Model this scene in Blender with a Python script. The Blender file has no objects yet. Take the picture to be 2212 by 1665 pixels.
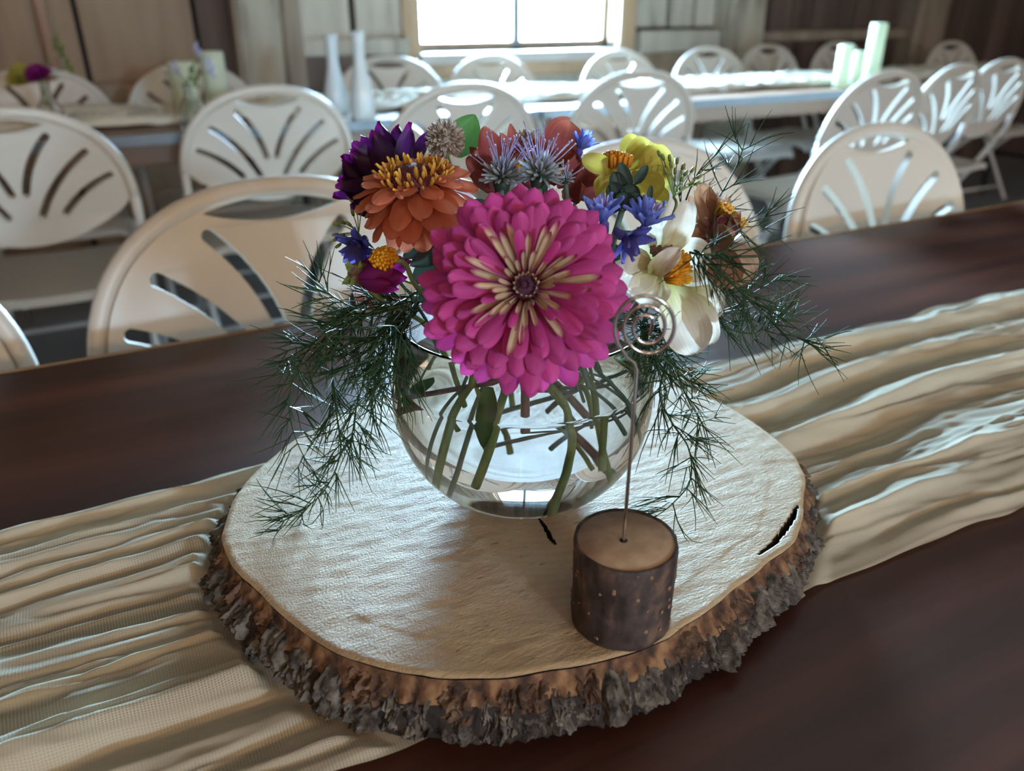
import bpy, bmesh, math, random
from math import sin, cos, pi, radians, sqrt, atan2, exp
from mathutils import Vector, Matrix, noise

# ------------------------------------------------------------------ camera
V = Vector
S = bpy.context.scene
COL = S.collection
PITCH, YAW, FPX = radians(26.0), radians(27.2), 1684.0
CAM = V((0, 0, 1.055))
HD = V((sin(YAW), cos(YAW), 0)); RT = V((cos(YAW), -sin(YAW), 0)); UPZ = V((0, 0, 1))
FW = HD * cos(PITCH) - UPZ * sin(PITCH)
UP = HD * sin(PITCH) + UPZ * cos(PITCH)
cd = bpy.data.cameras.new('camera'); cam = bpy.data.objects.new('camera', cd); COL.objects.link(cam)
cam.matrix_world = Matrix((( RT.x, UP.x, -FW.x, 0), (RT.y, UP.y, -FW.y, 0), (RT.z, UP.z, -FW.z, CAM.z), (0, 0, 0, 1)))
cd.sensor_width = 36.0; cd.lens = FPX / 2212 * 36.0; cd.clip_start = 0.02; cd.clip_end = 200
cd.dof.use_dof = True; cd.dof.focus_distance = 0.42; cd.dof.aperture_fstop = cd.lens / 4.0
S.camera = cam

def ray(x, y): return FW + RT * ((x - 1106) / FPX) - UP * ((y - 832.5) / FPX)
def at_z(x, y, z): d = ray(x, y); return CAM + d * ((z - CAM.z) / d.z)
def at_Y(x, y, Y): d = ray(x, y); return CAM + d * (Y / d.y)
def at_d(x, y, D): return CAM + ray(x, y) * D
def px(n, D): return n / FPX * D

# ------------------------------------------------------------------ world and lights
W = bpy.data.worlds.new('sky'); S.world = W; W.use_nodes = True
bg = W.node_tree.nodes['Background']
bg.inputs[0].default_value = (0.47, 0.74, 1.0, 1); bg.inputs[1].default_value = 390.0
WALL_Y, BACK_Y, LEFT_X, RIGHT_X, CEIL = 3.8, -4.2, -3.6, 8.4, 3.2
WIN = (1.46, 2.58, 0.86, 1.9)              # window in view: x0, x1, z0, z1
BWIN = [(0.5, 0.85, 1.3, 1.65)]   # windows behind the camera
def portal(x0, x1, z0, z1, y, ry):
    l = bpy.data.lights.new('daylight_portal', 'AREA'); l.shape = 'RECTANGLE'; l.size = x1 - x0; l.size_y = z1 - z0
    o = bpy.data.objects.new('daylight_portal', l); COL.objects.link(o)
    o.location = ((x0 + x1) / 2, y, (z0 + z1) / 2); o.rotation_euler = (radians(90), 0, ry)
    l.cycles.is_portal = True
portal(*WIN, WALL_Y + 0.16, pi)
for b in BWIN: portal(*b, BACK_Y - 0.12, 0)
# an open door and portal direction: area lights shine along local -Z, rot x=90 makes that +Y; pi turns it to -Y
S.view_settings.view_transform = 'Standard'; S.view_settings.look = 'None'
S.view_settings.gamma = 1.0; S.view_settings.use_curve_mapping = False
S.view_settings.exposure = 0.0
cy = S.cycles
cy.max_bounces = 14; cy.transmission_bounces = 12; cy.transparent_max_bounces = 16; cy.diffuse_bounces = 5; cy.glossy_bounces = 6
cy.sample_clamp_indirect = 8.0; cy.use_denoising = True; cy.caustics_refractive = True; cy.caustics_reflective = True
cy.blur_glossy = 0.3

# ------------------------------------------------------------------ materials
def newmat(name):
    m = bpy.data.materials.new(name); m.use_nodes = True
    nt = m.node_tree; nt.nodes.clear()
    out = nt.nodes.new('ShaderNodeOutputMaterial')
    return m, nt, out
def nd(nt, t, **kw):
    n = nt.nodes.new(t)
    for k, v in kw.items():
        if k.startswith('i_'):
            n.inputs[k[2:].replace('_', ' ')].default_value = v
        else: setattr(n, k, v)
    return n
def rgb(c): return (c[0], c[1], c[2], 1)
def ramp(nt, stops, fac):
    r = nt.nodes.new('ShaderNodeValToRGB'); e = r.color_ramp.elements
    while len(e) < len(stops): e.new(0.5)
    for el, (p, c) in zip(e, stops): el.position = p; el.color = rgb(c)
    nt.links.new(fac, r.inputs[0]); return r.outputs[0]
def coords(nt, scale=(1, 1, 1), kind='Object', rot=(0, 0, 0)):
    tc = nt.nodes.new('ShaderNodeTexCoord'); mp = nt.nodes.new('ShaderNodeMapping')
    mp.inputs['Scale'].default_value = scale; mp.inputs['Rotation'].default_value = rot
    nt.links.new(tc.outputs[kind], mp.inputs[0]); return mp.outputs[0]
def rough_mat(name, stops, scale=(8, 8, 8), noise_scale=1.0, detail=6, rough=0.6, bump=0.0, bump_scale=None, bdist=0.002,
              spec=0.5, kind='Object', metallic=0.0, distort=0.0, vary=0.0, coat=0.0):
    m, nt, out = newmat(name)
    p = nd(nt, 'ShaderNodeBsdfPrincipled'); p.inputs['Roughness'].default_value = rough
    p.inputs['Specular IOR Level'].default_value = spec; p.inputs['Metallic'].default_value = metallic
    p.inputs['Coat Weight'].default_value = coat
    co = coords(nt, scale, kind)
    n = nd(nt, 'ShaderNodeTexNoise'); n.inputs['Scale'].default_value = noise_scale; n.inputs['Detail'].default_value = detail
    n.inputs['Distortion'].default_value = distort
    nt.links.new(co, n.inputs['Vector'])
    c = ramp(nt, stops, n.outputs['Fac'])
    if vary:
        oi = nd(nt, 'ShaderNodeObjectInfo'); mr = nd(nt, 'ShaderNodeMapRange')
        mr.inputs['To Min'].default_value = 1 - vary; mr.inputs['To Max'].default_value = 1 + vary
        nt.links.new(oi.outputs['Random'], mr.inputs[0])
        hs = nd(nt, 'ShaderNodeHueSaturation'); nt.links.new(mr.outputs[0], hs.inputs['Value']); nt.links.new(c, hs.inputs['Color'])
        c = hs.outputs[0]
    nt.links.new(c, p.inputs['Base Color'])
    if bump:
        b = nd(nt, 'ShaderNodeBump'); b.inputs['Strength'].default_value = bump; b.inputs['Distance'].default_value = bdist
        if bump_scale:
            n2 = nd(nt, 'ShaderNodeTexNoise'); n2.inputs['Scale'].default_value = 1; n2.inputs['Detail'].default_value = 8
            nt.links.new(coords(nt, bump_scale, kind), n2.inputs['Vector']); nt.links.new(n2.outputs['Fac'], b.inputs['Height'])
        else: nt.links.new(n.outputs['Fac'], b.inputs['Height'])
        nt.links.new(b.outputs[0], p.inputs['Normal'])
    nt.links.new(p.outputs[0], out.inputs[0]); return m
def petal_mat(name, stops, trans=0.4, rough=0.55, vary=0.12, tcol=None, streak=0.0, spec=0.3):
    # colour runs along the petal (UV u), fine veins along v; part of the light passes through
    m, nt, out = newmat(name)
    uv = nd(nt, 'ShaderNodeTexCoord'); sx = nd(nt, 'ShaderNodeSeparateXYZ'); nt.links.new(uv.outputs['UV'], sx.inputs[0])
    c = ramp(nt, stops, sx.outputs[0])
    w = nd(nt, 'ShaderNodeTexNoise'); w.inputs['Scale'].default_value = 1; w.inputs['Detail'].default_value = 3
    nt.links.new(coords(nt, (1.5, 14, 1), 'UV'), w.inputs['Vector'])
    mr = nd(nt, 'ShaderNodeMapRange'); mr.inputs['From Min'].default_value = .3; mr.inputs['From Max'].default_value = .7
    mr.inputs['To Min'].default_value = 1 - streak; mr.inputs['To Max'].default_value = 1 + streak
    nt.links.new(w.outputs['Fac'], mr.inputs[0])
    oi = nd(nt, 'ShaderNodeObjectInfo'); m2 = nd(nt, 'ShaderNodeMapRange')
    m2.inputs['To Min'].default_value = 1 - vary; m2.inputs['To Max'].default_value = 1 + vary
    nt.links.new(oi.outputs['Random'], m2.inputs[0])
    mu = nd(nt, 'ShaderNodeMath', operation='MULTIPLY'); nt.links.new(mr.outputs[0], mu.inputs[0]); nt.links.new(m2.outputs[0], mu.inputs[1])
    hs = nd(nt, 'ShaderNodeHueSaturation'); nt.links.new(mu.outputs[0], hs.inputs['Value']); nt.links.new(c, hs.inputs['Color'])
    p = nd(nt, 'ShaderNodeBsdfPrincipled'); p.inputs['Roughness'].default_value = rough; p.inputs['Specular IOR Level'].default_value = spec
    t = nd(nt, 'ShaderNodeBsdfTranslucent'); mx = nd(nt, 'ShaderNodeMixShader'); mx.inputs[0].default_value = trans
    bp = nd(nt, 'ShaderNodeBump'); bp.inputs['Strength'].default_value = .25; bp.inputs['Distance'].default_value = .0005
    nt.links.new(w.outputs['Fac'], bp.inputs['Height']); nt.links.new(bp.outputs[0], p.inputs['Normal'])
    nt.links.new(hs.outputs[0], p.inputs['Base Color'])
    nt.links.new(hs.outputs[0], t.inputs['Color'])
    nt.links.new(p.outputs[0], mx.inputs[1]); nt.links.new(t.outputs[0], mx.inputs[2]); nt.links.new(mx.outputs[0], out.inputs[0])
    return m
def flat(name, c, rough=0.5, trans=0.0, **kw):
    if trans: return petal_mat(name, [(0, c), (1, c)], trans, rough, kw.get('vary', .08))
    return rough_mat(name, [(0.3, [x * .9 for x in c]), (0.7, [min(1, x * 1.08) for x in c])], rough=rough, **kw)

M = {}
M['concrete'] = rough_mat('concrete_floor', [(0.3, (.22, .25, .28)), (0.7, (.34, .38, .42))], (1.5, 1.5, 1.5), 1.0, 8, .45, .2)
M['brown_board'] = rough_mat('brown_barn_board', [(0.3, (.20, .125, .082)), (0.55, (.33, .23, .155)), (0.75, (.42, .30, .205))], (7, 7, .7), 1, 8, .8, .4, vary=.18)
M['dark_board'] = rough_mat('dark_barn_board', [(0.3, (.07, .045, .035)), (0.6, (.14, .09, .07)), (0.8, (.2, .135, .1))], (9, 9, .8), 1, 8, .8, .4, vary=.22)
M['pale_board'] = rough_mat('pale_weathered_board', [(0.32, (.2, .16, .12)), (0.45, (.46, .42, .35)), (0.7, (.62, .58, .5))], (9, 9, 1.4), 1, 9, .85, .5, vary=.12)
M['pale_post'] = rough_mat('whitewashed_post', [(0.3, (.16, .125, .09)), (0.47, (.42, .37, .29)), (0.7, (.6, .55, .46))], (8, 8, 2.0), 1, 9, .9, .6)
M['tan_post'] = rough_mat('rough_tan_post', [(0.3, (.16, .115, .085)), (0.5, (.31, .24, .18)), (0.75, (.4, .33, .26))], (9, 9, 1.2), 1, 9, .9, .6)
M['dark_gap'] = flat('dark_gap', (.025, .02, .018), .9)
M['trim_wood'] = rough_mat('window_wood', [(0.3, (.34, .21, .12)), (0.7, (.52, .36, .22))], (10, 10, 1), 1, 6, .6, .2)
M['sill_white'] = flat('sill_paint', (.8, .8, .78), .4)
M['mullion'] = flat('grey_mullion', (.24, .25, .26), .5)
M['roofing'] = rough_mat('ceiling_board', [(0.3, (.2, .14, .1)), (0.7, (.33, .25, .18))], (6, .6, 6), 1, 6, .9, .2)
M['plastic'] = rough_mat('bone_plastic', [(0.3, (.66, .61, .53)), (0.7, (.71, .66, .58))], (3, 3, 3), 1, 3, .38, 0)
M['seat_plastic'] = rough_mat('seat_plastic', [(0.3, (.67, .63, .56)), (0.7, (.72, .68, .61))], (3, 3, 3), 1, 3, .42, 0)
M['chair_tube'] = flat('white_painted_tube', (.74, .73, .7), .3)
M['rivet'] = flat('steel_rivet', (.35, .34, .33), .35, metallic=1.0)
M['table_wood'] = rough_mat('dark_table_wood', [(0.32, (.034, .0105, .006)), (0.5, (.066, .020, .011)), (0.70, (.108, .036, .019))], (1.6, 22, 22), 1, 9, .38, .08, (3, 60, 60), .0006, distort=.8)
M['table_b'] = rough_mat('far_table_wood', [(0.3, (.16, .09, .06)), (0.7, (.27, .16, .1))], (1.5, 12, 12), 1, 6, .4, .1)
M['brass'] = rough_mat('table_edge_band', [(0.3, (.22, .13, .06)), (0.7, (.32, .2, .09))], (20, 20, 20), 1, 3, .4, 0)
M['alu'] = flat('brushed_edge_metal', (.24, .27, .31), .6, metallic=.3)
M['black_metal'] = flat('black_table_leg', (.03, .03, .03), .4)
M['wire'] = flat('chrome_wire', (.58, .55, .55), .16, metallic=1.0)
M['stem_green'] = rough_mat('stem_green', [(0.3, (.10, .17, .05)), (0.7, (.22, .30, .10))], (200, 200, 60), 1, 4, .5, .1)
M['stem_purple'] = rough_mat('stem_purple_brown', [(0.3, (.13, .075, .07)), (0.7, (.24, .15, .13))], (200, 200, 60), 1, 4, .6, .1)
M['stem_blue'] = rough_mat('stem_blue_green', [(0.3, (.07, .13, .10)), (0.7, (.14, .22, .17))], (200, 200, 60), 1, 4, .6, .1)
M['leaf'] = petal_mat('leaf_green', [(0, (.035, .085, .02)), (1, (.06, .13, .03))], .35, .45, .1, streak=.15)
M['leaf_dark'] = petal_mat('leaf_dark', [(0, (.025, .045, .035)), (1, (.045, .075, .055))], .2, .5, .2, streak=.1)
M['fern'] = petal_mat('fern_green', [(0, (.022, .055, .022)), (1, (.055, .115, .042))], .25, .4, .1)
M['bud'] = petal_mat('bud_green', [(0, (.08, .13, .04)), (1, (.42, .45, .13))], .3, .4, .1)
M['magenta'] = petal_mat('magenta_petal', [(0, (.26, .02, .13)), (.35, (.44, .035, .20)), (.8, (.54, .06, .28)), (1, (.48, .09, .31))], .18, .6, .2, streak=.14)
M['cream_petal'] = petal_mat('cream_backed_petal', [(0, (.36, .06, .16)), (.2, (.58, .42, .28)), (.55, (.68, .52, .36)), (.74, (.52, .14, .24)), (1, (.50, .06, .24))], .3, .6, .15, streak=.2)
M['zin_core'] = rough_mat('zinnia_core', [(0.35, (.03, .008, .03)), (0.7, (.12, .03, .07))], (900, 900, 900), 1, 3, .8, .5)
M['cream_floret'] = petal_mat('cream_floret', [(0, (.3, .1, .12)), (.5, (.55, .4, .22)), (1, (.62, .5, .28))], .2, .6, .2)
M['coral'] = petal_mat('coral_petal', [(0, (.42, .10, .05)), (.5, (.66, .20, .11)), (1, (.74, .29, .18))], .35, .6, .12, streak=.08)
M['gold_floret'] = petal_mat('gold_floret', [(0, (.35, .12, .02)), (.6, (.72, .40, .06)), (1, (.80, .52, .12))], .25, .5, .2)
M['maroon_core'] = rough_mat('maroon_core', [(0.35, (.05, .008, .015)), (0.7, (.20, .03, .05))], (900, 900, 900), 1, 3, .8, .5)
M['purple_dark'] = petal_mat('dark_purple_petal', [(0, (.022, .003, .028)), (.62, (.04, .003, .042)), (.75, (.15, .005, .12)), (1, (.26, .008, .19))], .4, .45, .15, streak=.15)  # magenta backlight on the tips is painted into the ramp
M['gomph'] = petal_mat('cream_bract', [(0, (.34, .28, .24)), (1, (.62, .57, .50))], .35, .6, .1)
M['rust'] = petal_mat('rust_petal', [(0, (.11, .014, .018)), (.5, (.20, .038, .03)), (1, (.32, .09, .055))], .35, .5, .15, streak=.25)
M['orange_bit'] = petal_mat('orange_stamen', [(0, (.45, .14, .01)), (1, (.80, .36, .02))], .2, .5, .15)
M['mint_bract'] = petal_mat('pale_mint_bract', [(0, (.20, .24, .20)), (.6, (.46, .52, .56)), (1, (.62, .66, .78))], .35, .6, .1)
M['stamen'] = petal_mat('lilac_stamen', [(0, (.5, .48, .66)), (.9, (.56, .52, .74)), (1, (.2, .14, .3))], .3, .5, .05)
M['blue'] = petal_mat('blue_petal', [(0, (.14, .15, .52)), (.5, (.24, .32, .82)), (1, (.34, .44, .90))], .45, .5, .2, streak=.15)
M['blue_violet'] = petal_mat('blue_violet_petal', [(0, (.08, .07, .32)), (1, (.17, .18, .58))], .4, .5, .2, streak=.15)
M['pink_stamen'] = petal_mat('pink_stamen', [(0, (.3, .2, .5)), (1, (.75, .6, .8))], .3, .5, .05)
M['yellow'] = petal_mat('yellow_petal', [(0, (.34, .25, .03)), (.5, (.52, .43, .08)), (1, (.58, .54, .15))], .4, .5, .1, streak=.1)
M['white_petal'] = petal_mat('white_petal', [(0, (.36, .33, .08)), (.16, (.58, .52, .30)), (.4, (.70, .64, .54)), (1, (.74, .69, .61))], .32, .6, .05, streak=.12)
M['brown_petal'] = petal_mat('tan_brown_petal', [(0, (.13, .045, .03)), (.5, (.34, .165, .09)), (1, (.45, .25, .14))], .4, .6, .15, streak=.2)
M['bud_magenta'] = petal_mat('bud_magenta_petal', [(0, (.14, .01, .08)), (.6, (.28, .012, .17)), (1, (.36, .02, .24))], .35, .5, .15, streak=.15)
M['calyx'] = rough_mat('calyx_brown', [(0.3, (.10, .05, .035)), (0.7, (.24, .15, .09))], (300, 300, 300), 1, 4, .7, .3)
M['pink_pale'] = petal_mat('pale_pink_petal', [(0, (.55, .28, .26)), (1, (.70, .46, .42))], .4, .6, .1)
M['wax'] = petal_mat('candle_wax', [(0, (.74, .80, .62)), (1, (.80, .84, .70))], .3, .5, .02)
M['milk'] = rough_mat('milk_glass', [(0.3, (.66, .72, .74)), (0.7, (.74, .79, .80))], (4, 4, 4), 1, 2, .15, 0)
M['copper'] = rough_mat('copper_pipe', [(0.3, (.56, .33, .24)), (0.7, (.64, .40, .29))], (8, 8, 2), 1, 3, .4, 0, metallic=.0)
M['bulb'] = None

def glass(name, ior=1.5, col=(1, 1, 1), rough=0.0):
    m, nt, out = newmat(name)
    g = nd(nt, 'ShaderNodeBsdfGlass'); g.inputs['IOR'].default_value = ior; g.inputs['Color'].default_value = rgb(col); g.inputs['Roughness'].default_value = rough
    nt.links.new(g.outputs[0], out.inputs[0]); return m
M['glass'] = glass('clear_glass', 1.46, (.99, .993, .995))
M['water'] = glass('water', 1.333, (1, 1, 1))
def pane_mat():
    m, nt, out = newmat('window_pane'); t = nd(nt, 'ShaderNodeBsdfTransparent'); t.inputs[0].default_value = (.95, .97, .97, 1)
    g = nd(nt, 'ShaderNodeBsdfGlossy'); g.inputs['Roughness'].default_value = .02
    mx = nd(nt, 'ShaderNodeMixShader'); fr = nd(nt, 'ShaderNodeFresnel'); fr.inputs[0].default_value = 1.45
    nt.links.new(fr.outputs[0], mx.inputs[0]); nt.links.new(t.outputs[0], mx.inputs[1]); nt.links.new(g.outputs[0], mx.inputs[2])
    nt.links.new(mx.outputs[0], out.inputs[0]); return m
M['pane'] = pane_mat()
def fill_mat():  # warm glow of the added, unseen fill lamps
    m, nt, out = newmat('fill_glow'); e = nd(nt, 'ShaderNodeEmission'); e.inputs[0].default_value = (1, .68, .40, 1); e.inputs[1].default_value = 47
    nt.links.new(e.outputs[0], out.inputs[0]); return m
M['bulb'] = fill_mat()

def slice_wood():
    # sawn end grain: pale tan, faint growth rings, short saw marks and grey weathering
    m, nt, out = newmat('sawn_end_grain')
    p = nd(nt, 'ShaderNodeBsdfPrincipled'); p.inputs['Roughness'].default_value = .62; p.inputs['Specular IOR Level'].default_value = .4
    co = coords(nt, (1, 1, 1))
    n1 = nd(nt, 'ShaderNodeTexNoise'); n1.inputs['Scale'].default_value = 18; n1.inputs['Detail'].default_value = 8; nt.links.new(co, n1.inputs['Vector'])
    base = ramp(nt, [(.3, (.40, .26, .14)), (.5, (.54, .385, .225)), (.7, (.61, .46, .29))], n1.outputs['Fac'])
    wv = nd(nt, 'ShaderNodeTexWave', wave_type='RINGS', rings_direction='Z'); wv.inputs['Scale'].default_value = 55; wv.inputs['Distortion'].default_value = 2.5
    wv.inputs['Detail'].default_value = 3; wv.inputs['Detail Scale'].default_value = 1.2; nt.links.new(co, wv.inputs['Vector'])
    mx = nd(nt, 'ShaderNodeMixRGB', blend_type='MULTIPLY'); mx.inputs[0].default_value = .07
    nt.links.new(base, mx.inputs[1]); nt.links.new(wv.outputs['Color'], mx.inputs[2])
    sp = nd(nt, 'ShaderNodeTexNoise'); sp.inputs['Scale'].default_value = 1; sp.inputs['Detail'].default_value = 4
    nt.links.new(coords(nt, (90, 420, 200), rot=(0, 0, .5)), sp.inputs['Vector'])
    dk = ramp(nt, [(.28, (.30, .2, .13)), (.36, (1, 1, 1))], sp.outputs['Fac'])
    m2 = nd(nt, 'ShaderNodeMixRGB', blend_type='MULTIPLY'); m2.inputs[0].default_value = .7
    nt.links.new(mx.outputs[0], m2.inputs[1]); nt.links.new(dk, m2.inputs[2]); nt.links.new(m2.outputs[0], p.inputs['Base Color'])
    sm = nd(nt, 'ShaderNodeTexNoise'); sm.inputs['Scale'].default_value = 1; sm.inputs['Detail'].default_value = 6
    nt.links.new(coords(nt, (160, 620, 100), rot=(0, 0, -.35)), sm.inputs['Vector'])
    n3 = nd(nt, 'ShaderNodeTexNoise'); n3.inputs['Scale'].default_value = 900; n3.inputs['Detail'].default_value = 4; nt.links.new(co, n3.inputs['Vector'])
    ad = nd(nt, 'ShaderNodeMath', operation='ADD'); nt.links.new(sm.outputs['Fac'], ad.inputs[0]); nt.links.new(n3.outputs['Fac'], ad.inputs[1])
    b = nd(nt, 'ShaderNodeBump'); b.inputs['Strength'].default_value = .55; b.inputs['Distance'].default_value = .0009
    nt.links.new(ad.outputs[0], b.inputs['Height']); nt.links.new(b.outputs[0], p.inputs['Normal'])
    nt.links.new(p.outputs[0], out.inputs[0]); return m
M['slice'] = slice_wood()
M['bark_inner'] = rough_mat('inner_bark', [(0.36, (.035, .016, .009)), (0.5, (.145, .066, .03)), (0.66, (.30, .165, .075))], (120, 120, 70), 1, 8, .85, .9, bdist=.002)
M['bark'] = rough_mat('grey_bark', [(0.33, (.02, .016, .013)), (0.48, (.085, .068, .054)), (0.72, (.21, .18, .145))], (170, 170, 120), 1, 9, .9, 1.0, bdist=.002, vary=.25)
M['bark_red'] = rough_mat('red_bark', [(0.33, (.035, .018, .012)), (0.5, (.105, .055, .032)), (0.72, (.19, .115, .07))], (170, 170, 90), 1, 9, .9, 1.0, bdist=.002, vary=.2)
M['bark_deep'] = rough_mat('deep_bark', [(0.3, (.012, .009, .008)), (0.6, (.035, .025, .02)), (0.8, (.09, .055, .035))], (170, 170, 90), 1, 9, .95, 1.0, bdist=.002)
M['log_bark'] = rough_mat('smooth_dark_bark', [(0.34, (.025, .016, .014)), (0.52, (.062, .040, .034)), (0.66, (.14, .082, .056))], (130, 130, 80), 1, 8, .7, .6, bdist=.001)
M['log_top'] = rough_mat('log_end_grain', [(0.3, (.32, .2, .12)), (0.7, (.46, .31, .19))], (120, 120, 120), 1, 6, .6, .2, bdist=.0006)
M['fleck'] = flat('bark_fleck', (.26, .15, .09), .8)
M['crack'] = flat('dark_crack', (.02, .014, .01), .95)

def gauze(name, weave=True, opac=.9):
    # cheesecloth: cross threads, thin places let the table show through
    m, nt, out = newmat(name)
    uv = coords(nt, (1, 1, 1), 'UV')
    w1 = nd(nt, 'ShaderNodeTexWave', bands_direction='X'); w1.inputs['Scale'].default_value = 210; w1.inputs['Distortion'].default_value = 1.2; w1.inputs['Detail'].default_value = 1
    w2 = nd(nt, 'ShaderNodeTexWave', bands_direction='Y'); w2.inputs['Scale'].default_value = 430; w2.inputs['Distortion'].default_value = 1.2; w2.inputs['Detail'].default_value = 1
    nt.links.new(uv, w1.inputs['Vector']); nt.links.new(uv, w2.inputs['Vector'])
    mxm = nd(nt, 'ShaderNodeMath', operation='MAXIMUM'); nt.links.new(w1.outputs['Fac'], mxm.inputs[0]); nt.links.new(w2.outputs['Fac'], mxm.inputs[1])
    ns = nd(nt, 'ShaderNodeTexNoise'); ns.inputs['Scale'].default_value = 1; ns.inputs['Detail'].default_value = 3
    nt.links.new(coords(nt, (7, 40, 1), 'UV'), ns.inputs['Vector'])
    thin = nd(nt, 'ShaderNodeMapRange'); thin.inputs['From Min'].default_value = .42; thin.inputs['From Max'].default_value = .62
    thin.inputs['To Min'].default_value = .0; thin.inputs['To Max'].default_value = .6; nt.links.new(ns.outputs['Fac'], thin.inputs[0])
    inv = nd(nt, 'ShaderNodeMath', operation='SUBTRACT'); inv.inputs[0].default_value = 1.0; nt.links.new(mxm.outputs[0], inv.inputs[1])
    al = nd(nt, 'ShaderNodeMath', operation='MULTIPLY'); nt.links.new(inv.outputs[0], al.inputs[0]); nt.links.new(thin.outputs[0], al.inputs[1])
    p = nd(nt, 'ShaderNodeBsdfPrincipled'); p.inputs['Base Color'].default_value = (.74, .645, .48, 1); p.inputs['Roughness'].default_value = .85
    p.inputs['Sheen Weight'].default_value = .25; p.inputs['Specular IOR Level'].default_value = .15
    t = nd(nt, 'ShaderNodeBsdfTranslucent'); t.inputs[0].default_value = (.72, .60, .42, 1)
    mx = nd(nt, 'ShaderNodeMixShader'); mx.inputs[0].default_value = .35
    b = nd(nt, 'ShaderNodeBump'); b.inputs['Strength'].default_value = .25; b.inputs['Distance'].default_value = .0006
    nt.links.new(mxm.outputs[0], b.inputs['Height']); nt.links.new(b.outputs[0], p.inputs['Normal'])
    tr = nd(nt, 'ShaderNodeBsdfTransparent'); mx2 = nd(nt, 'ShaderNodeMixShader')
    nt.links.new(al.outputs[0], mx2.inputs[0])
    nt.links.new(p.outputs[0], mx.inputs[1]); nt.links.new(t.outputs[0], mx.inputs[2])
    nt.links.new(mx.outputs[0], mx2.inputs[1]); nt.links.new(tr.outputs[0], mx2.inputs[2])
    nt.links.new((mx2 if weave else mx).outputs[0], out.inputs[0]); return m
M['gauze'] = gauze('cheesecloth'); M['gauze_far'] = rough_mat('far_cheesecloth', [(0.3, (.74, .69, .58)), (0.7, (.84, .79, .68))], (20, 60, 20), 1, 5, .9, .4)

# ------------------------------------------------------------------ mesh helpers
class MB:
    def __init__(s): s.v = []; s.f = []; s.uv = []; s.has_uv = False
    def add(s, vs, fs, uvs=None):
        o = len(s.v); s.v += [V(p) for p in vs]; s.f += [tuple(i + o for i in f) for f in fs]
        s.uv += list(uvs) if uvs else [(0.5, 0.5)] * len(vs)
        return s
    def box(s, x0, x1, y0, y1, z0, z1):
        p = [(x, y, z) for z in (z0, z1) for y in (y0, y1) for x in (x0, x1)]
        return s.add(p, [(0, 2, 3, 1), (4, 5, 7, 6), (0, 1, 5, 4), (2, 6, 7, 3), (0, 4, 6, 2), (1, 3, 7, 5)])
    def tube(s, pts, rad, n=8, caps=True):
        pts = [V(p) for p in pts]; k = len(pts)
        if not isinstance(rad, (list, tuple)): rad = [rad] * k
        vs = []; uvs = []; fs = []; prev = None
        for i, p in enumerate(pts):
            t = (pts[min(i + 1, k - 1)] - pts[max(i - 1, 0)])
            t = t.normalized() if t.length > 1e-9 else V((0, 0, 1))
            if prev is None:
                a = t.orthogonal().normalized()
            else:
                a = prev - t * prev.dot(t)
                a = a.normalized() if a.length > 1e-6 else t.orthogonal().normalized()
            prev = a; b = t.cross(a)
            for j in range(n):
                q = 2 * pi * j / n; vs.append(p + (a * cos(q) + b * sin(q)) * rad[i]); uvs.append((i / max(1, k - 1), j / n))
        for i in range(k - 1):
            for j in range(n):
                j2 = (j + 1) % n; fs.append((i * n + j, i * n + j2, (i + 1) * n + j2, (i + 1) * n + j))
        if caps: fs.append(tuple(range(n - 1, -1, -1))); fs.append(tuple((k - 1) * n + j for j in range(n)))
        return s.add(vs, fs, uvs)
    def lathe(s, prof, n=32, c=(0, 0, 0), closed=False):
        k = len(prof); vs = []; fs = []; c = V(c)
        for (r, z) in prof:
            for j in range(n):
                a = 2 * pi * j / n; vs.append(c + V((r * cos(a), r * sin(a), z)))
        m = k if closed else k - 1
        for i in range(m):
            for j in range(n):
                j2 = (j + 1) % n; i2 = (i + 1) % k
                fs.append((i * n + j, i * n + j2, i2 * n + j2, i2 * n + j))
        if not closed:
            if prof[0][0] > 1e-6: fs.append(tuple(range(n - 1, -1, -1)))
            if prof[-1][0] > 1e-6: fs.append(tuple((k - 1) * n + j for j in range(n)))
        return s.add(vs, fs)
    def grid(s, fn, nu, nv):
        vs = [fn(i / nu, j / nv) for i in range(nu + 1) for j in range(nv + 1)]
        uvs = [(i / nu, j / nv) for i in range(nu + 1) for j in range(nv + 1)]
        w = nv + 1
        return s.add(vs, [(i * w + j, (i + 1) * w + j, (i + 1) * w + j + 1, i * w + j + 1) for i in range(nu) for j in range(nv)], uvs)
    def xf(s, mat): s.v = [mat @ p for p in s.v]; return s
    def mesh(s, name, mat, smooth=True):
        me = bpy.data.meshes.new(name); me.from_pydata([tuple(p) for p in s.v], [], s.f)
        ul = me.uv_layers.new(name='UVMap'); lv = [0] * len(me.loops); me.loops.foreach_get('vertex_index', lv)
        flat_uv = [c for i in lv for c in s.uv[i]]; ul.data.foreach_set('uv', flat_uv)
        if mat: me.materials.append(mat)
        if smooth: me.polygons.foreach_set('use_smooth', [True] * len(me.polygons))
        me.update(); return me
    def build(s, name, mat, parent=None, smooth=True): return link(name, s.mesh(name, mat, smooth), parent)
def link(name, me, parent=None, local=None):
    o = bpy.data.objects.new(name, me); COL.objects.link(o)
    if parent: o.parent = parent
    if local is not None: o.matrix_local = local
    return o
def tag(o, label=None, cat=None, group=None, kind=None):
    if label: o['label'] = label
    if cat: o['category'] = cat
    if group: o['group'] = group
    if kind: o['kind'] = kind
    return o
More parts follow.
